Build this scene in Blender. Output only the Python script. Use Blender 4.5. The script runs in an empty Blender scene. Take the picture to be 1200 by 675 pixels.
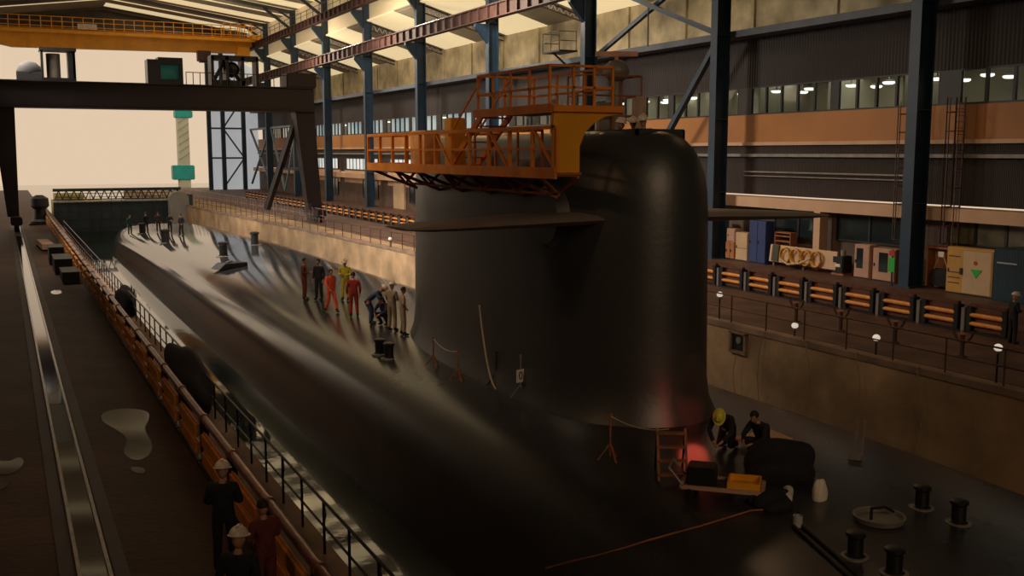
import bpy, bmesh, math, random
from mathutils import Vector, Matrix
random.seed(7)
sc = bpy.context.scene
COL = sc.collection
PI = math.pi

# ---------------------------------------------------------------- materials
MATS = {}
def mat(name, col, rough=.6, metal=0., var=.25, scale=3., bump=0., bscale=30., spec=.5, stripes=None, coat=0.):
    """procedural principled material: noise mottled colour, optional bump / corrugation"""
    if name in MATS: return MATS[name]
    m = bpy.data.materials.new(name); m.use_nodes = True
    nt = m.node_tree; n = nt.nodes; L = nt.links
    b = n['Principled BSDF']
    b.inputs['Roughness'].default_value = rough
    b.inputs['Metallic'].default_value = metal
    b.inputs['Specular IOR Level'].default_value = spec
    if coat: b.inputs['Coat Weight'].default_value = coat; b.inputs['Coat Roughness'].default_value = .25
    tc = n.new('ShaderNodeTexCoord')
    nz = n.new('ShaderNodeTexNoise'); nz.inputs['Scale'].default_value = scale; nz.inputs['Detail'].default_value = 5
    L.new(tc.outputs['Object'], nz.inputs['Vector'])
    cr = n.new('ShaderNodeValToRGB')
    c = Vector(col)
    lo = c*(1-var); hi = c*(1+var)
    cr.color_ramp.elements[0].position = .3; cr.color_ramp.elements[1].position = .7
    cr.color_ramp.elements[0].color = (*lo, 1); cr.color_ramp.elements[1].color = (*[min(1, x) for x in hi], 1)
    L.new(nz.outputs['Fac'], cr.inputs['Fac'])
    L.new(cr.outputs['Color'], b.inputs['Base Color'])
    h = None
    if bump:
        n2 = n.new('ShaderNodeTexNoise'); n2.inputs['Scale'].default_value = bscale; n2.inputs['Detail'].default_value = 3
        L.new(tc.outputs['Object'], n2.inputs['Vector']); h = n2.outputs['Fac']
    if stripes:
        w = n.new('ShaderNodeTexWave'); w.wave_type = 'BANDS'; w.bands_direction = stripes[0]
        w.inputs['Scale'].default_value = stripes[1]; w.inputs['Distortion'].default_value = 0
        L.new(tc.outputs['Object'], w.inputs['Vector']); h = w.outputs['Fac']; bump = stripes[2]
    if h is not None:
        bp = n.new('ShaderNodeBump'); bp.inputs['Strength'].default_value = bump; bp.inputs['Distance'].default_value = .05
        L.new(h, bp.inputs['Height']); L.new(bp.outputs['Normal'], b.inputs['Normal'])
    MATS[name] = m; return m

def emis(name, col, s):
    if name in MATS: return MATS[name]
    m = bpy.data.materials.new(name); m.use_nodes = True
    b = m.node_tree.nodes['Principled BSDF']
    b.inputs['Base Color'].default_value = (*[c*.8 for c in col], 1)
    b.inputs['Emission Color'].default_value = (*col, 1); b.inputs['Emission Strength'].default_value = s
    b.inputs['Roughness'].default_value = .6
    MATS[name] = m; return m

def glass(name, tint=(.8, .85, .85), gloss=.12):
    m = bpy.data.materials.new(name); m.use_nodes = True
    nt = m.node_tree; n = nt.nodes
    n.remove(n['Principled BSDF'])
    t = n.new('ShaderNodeBsdfTransparent'); t.inputs['Color'].default_value = (*tint, 1)
    g = n.new('ShaderNodeBsdfGlossy'); g.inputs['Roughness'].default_value = .05
    mx = n.new('ShaderNodeMixShader'); mx.inputs[0].default_value = gloss
    nt.links.new(t.outputs[0], mx.inputs[1]); nt.links.new(g.outputs[0], mx.inputs[2])
    nt.links.new(mx.outputs[0], n['Material Output'].inputs['Surface'])
    MATS[name] = m; return m

def smoke_mat(name, col, dens):
    m = bpy.data.materials.new(name); m.use_nodes = True
    nt = m.node_tree; n = nt.nodes
    n.remove(n['Principled BSDF'])
    v = n.new('ShaderNodeVolumePrincipled')
    v.inputs['Color'].default_value = (*col, 1)
    tc = n.new('ShaderNodeTexCoord'); nz = n.new('ShaderNodeTexNoise'); nz.inputs['Scale'].default_value = 1.3; nz.inputs['Detail'].default_value = 3
    mr = n.new('ShaderNodeMapRange'); mr.inputs[1].default_value = .35; mr.inputs[2].default_value = .75
    mr.inputs[3].default_value = 0; mr.inputs[4].default_value = dens
    nt.links.new(tc.outputs['Object'], nz.inputs['Vector']); nt.links.new(nz.outputs['Fac'], mr.inputs[0])
    nt.links.new(mr.outputs[0], v.inputs['Density'])
    nt.links.new(v.outputs[0], n['Material Output'].inputs['Volume'])
    MATS[name] = m; return m

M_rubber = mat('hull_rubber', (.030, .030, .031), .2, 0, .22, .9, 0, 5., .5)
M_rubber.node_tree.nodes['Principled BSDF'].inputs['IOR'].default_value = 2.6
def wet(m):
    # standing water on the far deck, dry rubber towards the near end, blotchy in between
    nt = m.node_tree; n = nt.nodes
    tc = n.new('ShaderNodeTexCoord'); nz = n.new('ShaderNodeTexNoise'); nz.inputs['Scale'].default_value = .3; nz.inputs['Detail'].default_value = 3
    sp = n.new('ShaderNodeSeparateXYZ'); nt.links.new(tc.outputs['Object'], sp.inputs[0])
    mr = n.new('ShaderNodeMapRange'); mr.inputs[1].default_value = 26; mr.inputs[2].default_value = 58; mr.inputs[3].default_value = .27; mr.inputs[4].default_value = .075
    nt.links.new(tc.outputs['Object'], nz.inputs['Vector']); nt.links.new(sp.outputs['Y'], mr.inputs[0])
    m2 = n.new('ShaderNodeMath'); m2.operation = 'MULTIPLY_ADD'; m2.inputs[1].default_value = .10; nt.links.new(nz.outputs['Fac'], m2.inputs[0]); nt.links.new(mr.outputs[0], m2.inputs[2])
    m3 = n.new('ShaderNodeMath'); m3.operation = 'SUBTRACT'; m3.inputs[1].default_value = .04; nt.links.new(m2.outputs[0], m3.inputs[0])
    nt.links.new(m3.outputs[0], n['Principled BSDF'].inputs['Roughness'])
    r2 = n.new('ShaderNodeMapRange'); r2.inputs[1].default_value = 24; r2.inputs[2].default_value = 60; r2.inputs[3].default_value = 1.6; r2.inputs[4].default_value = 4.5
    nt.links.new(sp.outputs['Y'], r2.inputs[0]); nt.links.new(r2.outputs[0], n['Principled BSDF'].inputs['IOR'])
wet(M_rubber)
M_sail = mat('sail_rubber', (.042, .046, .048), .42, 0, .12, .5, .1, 7., .5)
M_sail.node_tree.nodes['Principled BSDF'].inputs['IOR'].default_value = 1.8
M_fin = mat('fin_rubber', (.22, .185, .165), .5, 0, .15, .9, .1, 8., .5)
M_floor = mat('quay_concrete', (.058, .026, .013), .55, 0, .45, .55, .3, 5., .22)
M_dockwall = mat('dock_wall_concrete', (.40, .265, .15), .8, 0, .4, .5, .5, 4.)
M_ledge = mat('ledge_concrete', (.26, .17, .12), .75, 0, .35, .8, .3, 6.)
M_clad = mat('dark_cladding', (.03, .023, .021), .6, 0, .15, .3, 0, 1, .3, ('Y', 1.4, .6))
M_clad2 = mat('shutter_cladding', (.055, .044, .041), .6, 0, .15, .3, 0, 1, .3, ('Y', 3.2, .8))
M_orange_panel = mat('ochre_panel', (.44, .18, .042), .55, 0, .12, .25)
M_cream = mat('cream_panel', (.62, .40, .25), .6, 0, .15, .5)
M_concrete = mat('upper_concrete', (.52, .43, .27), .85, 0, .45, .45, .3, 3.)
M_roof = mat('roof_sheet', (.42, .36, .26), .6, 0, .15, .4, 0, 1, .4, ('Y', 1.6, .7))
M_roofdark = mat('gable_sheet', (.10, .09, .08), .7, 0, .2, .3)
M_sky = emis('skylight_sheet', (1., .80, .46), .62)
M_sky2 = emis('clerestory_sheet', (1., .82, .52), .13)
M_blue = mat('column_blue', (.018, .046, .085), .45, .0, .25, .8)
M_blue_light = mat('rail_blue', (.07, .09, .12), .5, 0, .2, .8)
M_runway = mat('runway_brown', (.085, .038, .030), .6, 0, .3, 1.)
M_craneor = mat('crane_orange', (.85, .37, .02), .45, 0, .12, .7)
M_platform = mat('platform_orange', (.92, .29, .03), .45, 0, .2, 1.5)
M_portal = mat('portal_brown', (.016, .011, .014), .5, 0, .25, .7)
M_black = mat('black_steel', (.012, .012, .013), .45, 0, .3, 2.)
M_blackcloth = mat('black_cloth', (.014, .013, .014), .85, 0, .3, 4., .4, 25.)
M_railbrown = mat('barrier_brown', (.13, .045, .025), .45, 0, .3, 2.)
M_board = mat('barrier_board', (.62, .25, .05), .5, 0, .25, 2.5)
M_bar = mat('barrier_bar', (.95, .36, .07), .4, 0, .2, 3.)
M_dsteel = mat('railing_steel', (.035, .030, .042), .3, .6, .25, 3.)
M_rsteel = mat('rusty_railing', (.085, .042, .030), .55, .2, .35, 3.)
M_grey = mat('grey_steel', (.25, .23, .21), .5, .2, .2, 2.)
M_lgrey = mat('pale_steel', (.45, .47, .48), .5, 0, .12, .8)
M_gate = mat('gate_steel', (.05, .075, .10), .5, .1, .2, .6)
M_rail = mat('rail_steel', (.55, .52, .50), .22, .95, .2, 4.)
M_rust = mat('rust_red', (.34, .12, .055), .7, 0, .35, 3.)
M_white = mat('white_paint', (.82, .76, .66), .5, 0, .08, 2.)
M_beige = mat('beige_cabinet', (.60, .42, .25), .5, 0, .1, 1.5)
M_pinkcab = mat('pinkish_cabinet', (.52, .31, .22), .5, 0, .1, 1.5)
M_ochrecab = mat('ochre_cabinet', (.55, .30, .06), .5, 0, .12, 1.5)
M_browncab = mat('brown_cabinet', (.42, .18, .065), .55, 0, .15, 1.5)
M_bluedoor = mat('blue_cabinet', (.025, .05, .17), .5, 0, .1, 1.)
M_ltblue = mat('light_blue_locker', (.09, .24, .37), .5, 0, .1, 1.)
M_darkglass = mat('dark_glazing', (.02, .03, .032), .12, 0, .2, .6)
M_frame = mat('window_frame_dark', (.018, .016, .016), .5, 0, .2, 2.)
M_office = mat('office_wall', (.62, .56, .42), .8, 0, .1, .5)
M_desk = mat('office_desk', (.12, .10, .08), .6, 0, .2, 2.)
M_lamp = emis('office_lamp', (1., .90, .72), 3.)
M_bulk = emis('bulkhead_glass', (1., .86, .72), .55)
M_green = mat('sign_green', (.02, .48, .06), .5, 0, .05, 2.)
M_red = mat('sign_red', (.45, .03, .02), .5, 0, .05, 2.)
M_hose = mat('yellow_hose', (.62, .33, .04), .5, 0, .15, 3.)
M_hosedim = mat('dim_hose', (.30, .22, .15), .7, 0, .2, 6.)
M_rope = mat('pale_rope', (.55, .42, .28), .8, 0, .2, 6.)
M_teal = mat('teal_paint', (.02, .42, .40), .5, 0, .15, .3)
M_palegreen = mat('pale_green_paint', (.62, .66, .50), .6, 0, .1, .2)
M_skin = mat('skin', (.50, .26, .17), .5, 0, .1, 6.)
M_hair = mat('hair_dark', (.02, .014, .01), .7, 0, .3, 20.)
M_helmet = mat('helmet_white', (.86, .74, .62), .3, 0, .04, 3.)
M_helmety = mat('helmet_yellow', (.82, .72, .08), .3, 0, .05, 3.)
M_boot = mat('boot_black', (.015, .013, .012), .5, 0, .2, 8.)
CLOTH = {k: mat('cloth_'+k, c, .85, 0, .22, 5., .4, 22.) for k, c in dict(
    darkred=(.16, .035, .028), black=(.016, .016, .02), orange=(.86, .11, .05), hivis=(.55, .48, .03), red=(.36, .035, .028),
    blue=(.045, .075, .18), navy=(.02, .025, .06), khaki=(.30, .235, .16), tan=(.33, .25, .17), brown=(.05, .032, .028), teal=(.02, .07, .07)).items()}
M_glass = glass('window_glass')

# water: dark green, rippled mirror
def water_mat():
    m = bpy.data.materials.new('dock_water'); m.use_nodes = True
    nt = m.node_tree; n = nt.nodes; b = n['Principled BSDF']
    b.inputs['Base Color'].default_value = (.008, .016, .012, 1); b.inputs['Roughness'].default_value = .035
    b.inputs['IOR'].default_value = 2.0
    b.inputs['Specular IOR Level'].default_value = .5
    tc = n.new('ShaderNodeTexCoord')
    nz = n.new('ShaderNodeTexNoise'); nz.inputs['Scale'].default_value = .9; nz.inputs['Detail'].default_value = 4
    bp = n.new('ShaderNodeBump'); bp.inputs['Strength'].default_value = .05; bp.inputs['Distance'].default_value = .06
    nt.links.new(tc.outputs['Object'], nz.inputs['Vector']); nt.links.new(nz.outputs['Fac'], bp.inputs['Height'])
    nt.links.new(bp.outputs['Normal'], b.inputs['Normal']); return m
M_water = water_mat()
def puddle_mat():
    m = bpy.data.materials.new('puddle_water'); m.use_nodes = True
    b = m.node_tree.nodes['Principled BSDF']
    b.inputs['Base Color'].default_value = (.03, .024, .02, 1); b.inputs['Roughness'].default_value = .06
    b.inputs['Specular IOR Level'].default_value = .5; b.inputs['IOR'].default_value = 2.
    return m
M_puddle = puddle_mat()

# ---------------------------------------------------------------- mesh builder
class MB:
    def __init__(s): s.bm = bmesh.new()
    def box(s, c, size, rz=0, rx=0, ry=0):
        r = bmesh.ops.create_cube(s.bm, size=1)
        mtx = Matrix.Translation(c) @ Matrix.Rotation(rz, 4, 'Z') @ Matrix.Rotation(ry, 4, 'Y') @ Matrix.Rotation(rx, 4, 'X') @ Matrix.Diagonal((*size, 1))
        bmesh.ops.transform(s.bm, matrix=mtx, verts=r['verts']); return s
    def lim(s, x0, x1, y0, y1, z0, z1):
        return s.box(((x0+x1)/2, (y0+y1)/2, (z0+z1)/2), (abs(x1-x0), abs(y1-y0), abs(z1-z0)))
    def bar(s, p, q, w, h=None):
        p = Vector(p); q = Vector(q); d = q-p; h = h or w
        if d.length < 1e-6: return s
        r = bmesh.ops.create_cube(s.bm, size=1)
        rot = d.to_track_quat('Y', 'Z').to_matrix().to_4x4()
        bmesh.ops.transform(s.bm, matrix=Matrix.Translation((p+q)/2) @ rot @ Matrix.Diagonal((w, d.length, h, 1)), verts=r['verts']); return s
    def tube(s, p, q, r, seg=8, r2=None):
        p = Vector(p); q = Vector(q); d = q-p
        c = bmesh.ops.create_cone(s.bm, cap_ends=True, segments=seg, radius1=r, radius2=r if r2 is None else r2, depth=d.length)
        rot = d.to_track_quat('Z', 'Y').to_matrix().to_4x4()
        bmesh.ops.transform(s.bm, matrix=Matrix.Translation((p+q)/2) @ rot, verts=c['verts']); return s
    def path(s, pts, r, seg=6):
        pts = [Vector(p) for p in pts]; rings = []
        for i, p in enumerate(pts):
            t = (pts[min(i+1, len(pts)-1)]-pts[max(i-1, 0)]).normalized()
            q = t.to_track_quat('Z', 'Y')
            rings.append([s.bm.verts.new(p + q @ Vector((r*math.cos(a), r*math.sin(a), 0))) for a in [2*PI*k/seg for k in range(seg)]])
        for a, b in zip(rings, rings[1:]):
            for k in range(seg): s.bm.faces.new((a[k], a[(k+1) % seg], b[(k+1) % seg], b[k]))
        s.bm.faces.new(rings[0][::-1]); s.bm.faces.new(rings[-1]); return s
    def prism(s, poly, axis, a, b):
        """poly of 2-D points swept along an axis from a to b"""
        def P(u, v, w): return {'x': (w, u, v), 'y': (u, w, v), 'z': (u, v, w)}[axis]
        A = [s.bm.verts.new(P(u, v, a)) for u, v in poly]; B = [s.bm.verts.new(P(u, v, b)) for u, v in poly]
        n = len(poly)
        s.bm.faces.new(A[::-1]); s.bm.faces.new(B)
        for i in range(n): s.bm.faces.new((A[i], A[(i+1) % n], B[(i+1) % n], B[i]))
        return s
    def lathe(s, prof, c=(0, 0, 0), seg=16):
        rings = []
        for r, z in prof:
            rings.append([s.bm.verts.new((c[0]+r*math.cos(2*PI*k/seg), c[1]+r*math.sin(2*PI*k/seg), c[2]+z)) for k in range(seg)])
        for a, b in zip(rings, rings[1:]):
            for k in range(seg): s.bm.faces.new((a[k], a[(k+1) % seg], b[(k+1) % seg], b[k]))
        s.bm.faces.new(rings[0][::-1]); s.bm.faces.new(rings[-1]); return s
    def ball(s, c, r, sx=1, sy=1, sz=1, sub=2, rot=None):
        o = bmesh.ops.create_icosphere(s.bm, subdivisions=sub, radius=r)
        mt = Matrix.Translation(c) @ (rot.to_4x4() if rot is not None else Matrix.Identity(4)) @ Matrix.Diagonal((sx, sy, sz, 1))
        bmesh.ops.transform(s.bm, matrix=mt, verts=o['verts']); return s
    def loft(s, rings, close=True, cap=True):
        R = [[s.bm.verts.new(p) for p in r] for r in rings]; n = len(R[0])
        for a, b in zip(R, R[1:]):
            for k in range(n if close else n-1): s.bm.faces.new((a[k], a[(k+1) % n], b[(k+1) % n], b[k]))
        if cap: s.bm.faces.new(R[0][::-1]); s.bm.faces.new(R[-1])
        return s
    def mesh(s, name, m, smooth=False, bevel=0):
        if bevel:
            bmesh.ops.bevel(s.bm, geom=list(s.bm.edges), offset=bevel, segments=2, affect='EDGES', clamp_overlap=True)
        bmesh.ops.recalc_face_normals(s.bm, faces=s.bm.faces)
        me = bpy.data.meshes.new(name); s.bm.to_mesh(me); s.bm.free()
        me.materials.append(m)
        if smooth:
            me.polygons.foreach_set('use_smooth', [True]*len(me.polygons))
            try: me.set_sharp_from_angle(angle=math.radians(40))
            except Exception: pass
        return me
    def build(s, name, m, parent=None, smooth=False, bevel=0, loc=None):
        o = bpy.data.objects.new(name, s.mesh(name, m, smooth, bevel)); COL.objects.link(o)
        if parent is not None: o.parent = parent
        if loc is not None: o.location = loc
        return o

def struct(o): o['kind'] = 'structure'; return o
def tag(o, label, cat, group=None):
    o['label'] = label; o['category'] = cat
    if group: o['group'] = group
    return o
def thing(name, label, cat, loc=(0, 0, 0), rz=0, group=None):
    o = bpy.data.objects.new(name, None); COL.objects.link(o)
    o.location = loc; o.rotation_euler = (0, 0, rz); o.empty_display_size = .3
    return tag(o, label, cat, group)
def kids(o): return [c for c in ALLKIDS.get(o.name, [])]
ALLKIDS = {}
def dup(root, loc, rz=None, label=None, group=None):
    r = root.copy(); COL.objects.link(r); r.location = loc
    if rz is not None: r.rotation_euler = (0, 0, rz)
    if label: r['label'] = label
    if group: r['group'] = group
    for ch in list(root.children):
        c = ch.copy(); COL.objects.link(c); c.parent = r
        for g in ch.children:
            d = g.copy(); COL.objects.link(d); d.parent = c
    return r
ORD = ['', 'first', 'second', 'third', 'fourth', 'fifth', 'sixth', 'seventh', 'eighth', 'ninth', 'tenth', 'eleventh', 'twelfth', 'thirteenth',
       'fourteenth', 'fifteenth', 'sixteenth', 'seventeenth', 'eighteenth', 'nineteenth']
TENS = {2: ('twenty', 'twentieth'), 3: ('thirty', 'thirtieth'), 4: ('forty', 'fortieth'), 5: ('fifty', 'fiftieth'), 6: ('sixty', 'sixtieth'), 7: ('seventy', 'seventieth')}
def nth(n):
    if n < 20: return ORD[n]
    t, u = divmod(n, 10)
    return TENS[t][1] if u == 0 else TENS[t][0]+'-'+ORD[u]

# ---------------------------------------------------------------- camera, world
cam = bpy.data.cameras.new('camera'); co = bpy.data.objects.new('camera', cam); COL.objects.link(co)
cam.sensor_width = 36; cam.lens = 36.0; cam.clip_end = 4000
p = math.atan(159/1200.); yaw = math.atan(600/(1200*math.cos(p)+159*math.sin(p)))
co.location = (0, 0, 0); co.rotation_euler = (PI/2-p, 0, -yaw)
sc.camera = co
w = bpy.data.worlds.new('overcast'); sc.world = w; w.use_nodes = True
bg = w.node_tree.nodes['Background']
bg.inputs['Color'].default_value = (.76, .58, .405, 1); bg.inputs['Strength'].default_value = 1.0
vs = sc.view_settings; vs.view_transform = 'Standard'; vs.look = 'None'; vs.exposure = 0; vs.gamma = 1; vs.use_curve_mapping = False

Q = -6.6          # quay level
G = -7.7          # gallery level
WL = -9.5        # water level
YE = 188.         # far end of the hall
YB = -22.         # near end of the hall
COLY = [19.5, 36.3, 51.9, 67.8, 84.7, 102.3, 119.6, 136.9, 153.5, 171.0]

# ---------------------------------------------------------------- setting
# water
o = MB().lim(-60, 90, YB, 330, WL-.02, WL).build('dock_water', M_water); o['kind'] = 'stuff'
o['label'] = 'dark still dock water around the submarine reflecting the open hall end'
# left quay and its gallery
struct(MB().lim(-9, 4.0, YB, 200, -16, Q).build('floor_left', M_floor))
struct(MB().lim(4.0, 5.3, YB, 200, -16, G).build('floor_gallery_left', M_ledge))
# right quay
EDGE = [(24.6, YB), (24.6, 35), (23.9, 63), (23.2, 80), (22.0, 102.5), (20.4, 127.7), (19.8, 200)]
poly = EDGE + [(25.6, 200), (25.6, YB)]
struct(MB().prism(poly, 'z', -16, Q-.02).build('wall_dock_right', M_dockwall))
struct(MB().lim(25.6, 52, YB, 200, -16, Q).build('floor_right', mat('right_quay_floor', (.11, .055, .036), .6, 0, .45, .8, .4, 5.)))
# ledge coping along the dock wall edge
cp = MB()
for a, b in zip(EDGE, EDGE[1:]):
    cp.bar((a[0]+.2, a[1], Q+.02), (b[0]+.2, b[1], Q+.02), .5, .2)
struct(cp.build('trim_1', M_ledge))
struct(MB().lim(4.9, 5.34, YB, 200, G-.06, G+.08).build('trim_2', M_ledge))
# left / back hall walls (outside the frame, they keep daylight out)
struct(MB().lim(-9.4, -9, YB, 104, -16, 21).build('wall_left', M_clad))
struct(MB().lim(-9.4, 52.4, YB-.4, YB, -16, 25).build('wall_back', M_clad))
# right wall : lower facade at X=42
struct(MB().lim(42, 42.2, YB, YE, 4.0, 7.05).build('wall_right', M_clad))
struct(MB().lim(41.95, 42.2, YB, YE, .60, 2.3).build('wall_right_ochre', M_orange_panel))
struct(MB().lim(42.0, 42.2, YB, YE, -2.6, .50).build('wall_right_shutter', M_clad2))
struct(MB().lim(42.0, 42.2, YB, YE, Q, -3.3).build('wall_right_base', mat('base_wall', (.12, .075, .05), .7, 0, .3, .7)))
struct(MB().lim(41.8, 42.1, YB, YE, .42, .62).build('trim_3', M_cream))
struct(MB().lim(41.7, 42.0, YB, YE, -.27, -.09).build('trim_4', M_grey))
struct(MB().lim(40.9, 42.1, YB, YE, -3.3, -2.68).build('trim_5', M_cream))
struct(MB().lim(40.6, 42.3, YB, YE, 6.95, 7.35).build('trim_6', M_blue_light))
# terrace roof over the offices and the concrete wall set back behind it
struct(MB().lim(42, 51, YB, YE, 7.0, 7.15).build('ceiling_offices', M_roofdark))
struct(MB().lim(50, 50.4, YB, YE, 7.1, 12.6).build('wall_concrete', M_concrete))
pil = MB()
y = 2
while y < YE:
    pil.lim(49.8, 50.0, y, y+.35, 7.1, 12.6); y += 8.4
struct(pil.build('trim_7', M_concrete))
# aisle roof between the concrete wall and the column line, with daylight strips
def roof_strip(x0, z0, x1, z1, y0, y1, t=.12):
    return MB().loft([[(x0, y0, z0), (x1, y0, z1), (x1, y0, z1+t), (x0, y0, z0+t)], [(x0, y1, z0), (x1, y1, z1), (x1, y1, z1+t), (x0, y1, z0+t)]])
cl = [YB]+COLY+[YE]
n = 0
for a, b in zip(cl, cl[1:]):
    m_ = a + (b-a)*.46
    n += 1
    struct(roof_strip(50.4, 12.5, 40, 15.5, a, m_).build('ceiling_aisle', M_roof))
    if a > 40: struct(roof_strip(50.4, 12.5, 40, 15.5, m_, b).build('window_aisle_%d' % n, M_sky))
    else: struct(roof_strip(50.4, 12.5, 40, 15.5, m_, b).build('ceiling_aisle', M_roof))
    # clerestory over the column line
    if a > 60: struct(MB().lim(40.3, 40.4, a, b, 15.4, 20.9).build('window_clerestory_%d' % n, M_sky2))
    else: struct(MB().lim(40.3, 40.4, a, b, 15.4, 20.9).build('wall_clerestory', M_clad))
# main roof, a low gable with narrow daylight strips
AP = (16.75, 24.0)
for side, xe in (('right', 41.), ('left', -9.4)):
    ze = 20.7 if side == 'right' else 20.4
    y = YB; k = 0
    for a, b in zip(cl, cl[1:]):
        k += 1
        L = b-a
        cuts = [(0, .14, 1), (.14, .33, 0), (.33, .39, 1), (.39, .62, 0), (.62, .88, 1), (.88, 1., 0)]
        for c0, c1, lit in cuts:
            lit = lit and a > 66 and (side == 'right' or c1-c0 < .1)
            struct(roof_strip(AP[0], AP[1], xe, ze, a+L*c0, a+L*c1).build(('window_roof_%s_%d' % (side, k)) if lit else 'ceiling', M_sky if lit else M_roof))
# gable over the open end, end wall right of the opening
struct(MB().prism([(-9.4, 19.6), (41, 19.6), (41, 20.8), (16.75, 24.1), (-9.4, 20.5)], 'y', YE, YE+.4).build('wall_gable', M_roofdark))
struct(MB().lim(33.5, 42, YE, YE+.1, Q, 19.7).build('window_end', emis('end_sheet', (.9, .95, 1.), .30)))  # pale end wall, its brightness put in as a weak glow
struct(MB().lim(-9.4, -5, YE, YE+.4, 17.5, 19.7).build('wall_end_left', M_clad))

# offices behind the upper window band
struct(MB().lim(42.3, 49, YB, 165, 1.9, 2.1).build('floor_offices', M_desk))
struct(MB().lim(47.5, 47.7, YB, 165, 2.1, 4.6).build('wall_offices', M_office))
struct(MB().lim(42.3, 47.7, YB, 165, 4.45, 4.6).build('ceiling_office_rooms', M_office))
part = MB()
for y in (25, 33, 40.5, 46.2, 52.2, 60, 68, 85, 102, 119, 137):
    part.lim(43.4, 47.5, y-.06, y+.06, 2.1, 4.45)
struct(part.build('wall_office_partitions', M_office))
lamp0 = None; k = 0
for a in range(24, 160, 3):
    for x in (43.8, 45.8):
        if a > 68 and x > 44: continue
        k += 1
        yy = a+random.uniform(-.4, .4)
        lb = 'glowing office ceiling lamp behind the window band, %s from near end' % nth(k)
        if lamp0 is None:
            lamp0 = thing('ceiling_lamp', lb, 'lamp', (x, yy, 4.45), 0, 'lamps in the offices behind the window band')
            MB().lim(-.03, .03, -.03, .03, -.55, 0).lathe([(.3, -.62), (.3, -.56), (.1, -.52)], seg=16).build('housing', M_lgrey, lamp0)
            MB().lathe([(.2, -.76), (.30, -.72), (.34, -.66), (.31, -.62)], seg=18).build('diffuser', M_lamp, lamp0, True)
        else: dup(lamp0, (x, yy, 4.45), None, lb)
# window strips : one per half bay
def window_strip(idx, y0, y1, z0, z1, x=42.05, panes=5, struct_name=None, gm=None):
    f = MB(); L = y1-y0; t = .09
    f.lim(x-.06, x+.1, y0, y1, z0, z0+t); f.lim(x-.06, x+.1, y0, y1, z1-t, z1)
    for i in range(panes+1):
        yy = y0+L*i/panes
        f.lim(x-.06, x+.1, max(y0, yy-t*.8), min(y1, yy+t*.8), z0+t, z1-t)
    fo = struct(f.build(struct_name or 'window_%d' % idx, M_frame))
    g = MB().lim(x+.0, x+.02, y0+.02, y1-.02, z0+t*.5, z1-t*.5).build('pane', gm or M_glass, fo)
    return fo
n = 1
for a, b in zip([3.]+COLY, COLY+[YE-4]):
    mid = (a+b)/2
    window_strip(n, a+.6, mid-.25, 2.3, 4.02); n += 1
    window_strip(n, mid+.25, b-.6, 2.3, 4.02); n += 1
    pier = struct(MB().lim(42.0, 42.2, mid-.26, mid+.26, 2.28, 4.02).build('wall_right_pier', M_frame))
    struct(MB().lim(42.0, 42.2, b-.62, b+.62, 2.28, 4.02).build('wall_right_pier', M_frame))
M_winglow = emis('lit_blind', (.86, .95, 1.), .42)  # glowing sheets added at the far windows so they look lit
for k, (a, b) in enumerate(((86, 101), (103.5, 118.5), (121, 136), (138, 152))):
    struct(MB().lim(42.45, 42.5, a, b, 2.35, 3.95).build('window_blind_%d' % (k+1), M_winglow))
    window_strip(n, a+1, b-1, -2.3, -.75, 41.95, 9, None, M_winglow); n += 1
    struct(MB().lim(41.93, 42.05, a, b, -4.0, -2.4).build('wall_right_salmon', M_cream))
# lower glazing under the canopy
M_lowglass = mat('olive_glazing', (.16, .14, .08), .2, 0, .5, .9)
window_strip(n, 24.0, 35.9, -4.5, -2.75, 41.9, 7, None, M_lowglass); n += 1
window_strip(n, 38.5, 43.4, -4.9, -3.35, 41.9, 2, None, M_darkglass); n += 1
window_strip(n, 44.4, 48.6, -5.1, -3.35, 41.9, 2, None, M_darkglass); n += 1
for a in (54, 70, 87, 105, 122, 139): 
    window_strip(n, a, a+6, -5.8, -3.5, 41.9, 4, None, M_darkglass); n += 1
struct(MB().lim(40.9, 41.5, 43.7, 44.2, Q, -3.3).build('trim_8', M_cream))
for k, (y0, y1) in enumerate([(70.5, 82), (87, 99), (106, 116)]):
    struct(MB().lim(41.7, 41.95, y0+6.3, y1, Q, -3.4).build('door_%d' % (k+1), M_cream if k == 0 else M_beige))

# ---------------------------------------------------------------- columns, runways, trusses, braces
def column_mesh():
    m = MB()
    zb, zt = Q, 20.8
    m.lim(-.5, -.42, -.32, .32, zb, zt); m.lim(.42, .5, -.32, .32, zb, zt)       # flanges
    m.lim(-.42, .42, -.04, .04, zb, zt)                                          # web
    m.lim(-.62, .62, -.5, .5, zb, zb+.08)
    for z in (-2.5, 2., 7.1, 11.4, 15.3): m.lim(-.44, .44, -.3, .3, z, z+.06)
    return m
col0 = None
for i, y in enumerate(COLY[1:]):
    side = ['the near one beside the yellow cabinet', 'the one just right of the sail', 'the one behind the upper platform of the sail', 'the first left of the sail platform',
            'the second left of the sail platform', 'the third left of the sail platform', 'the fourth left of the sail platform', 'close behind the portal leg', 'the farthest of the row'][i]
    lb = 'tall dark blue steel column, ' + side
    if col0 is None:
        col0 = thing('steel_column', lb, 'column', (40, y, 0), 0, 'blue steel columns along the right wall')
        column_mesh().build('shaft', M_blue, col0)
        b = MB()
        b.prism([(-.5, 11.3), (-1.7, 11.3), (-1.7, 11.0), (-.5, 9.6)], 'y', -.2, .2)
        b.build('bracket', M_blue, col0)
        b = MB()
        b.prism([(-.5, 16.7), (-1.9, 16.7), (-1.9, 16.3), (-.5, 14.6)], 'y', -.2, .2)
        b.build('bracket', M_blue, col0)
    else: dup(col0, (40, y, 0), None, lb)
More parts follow.
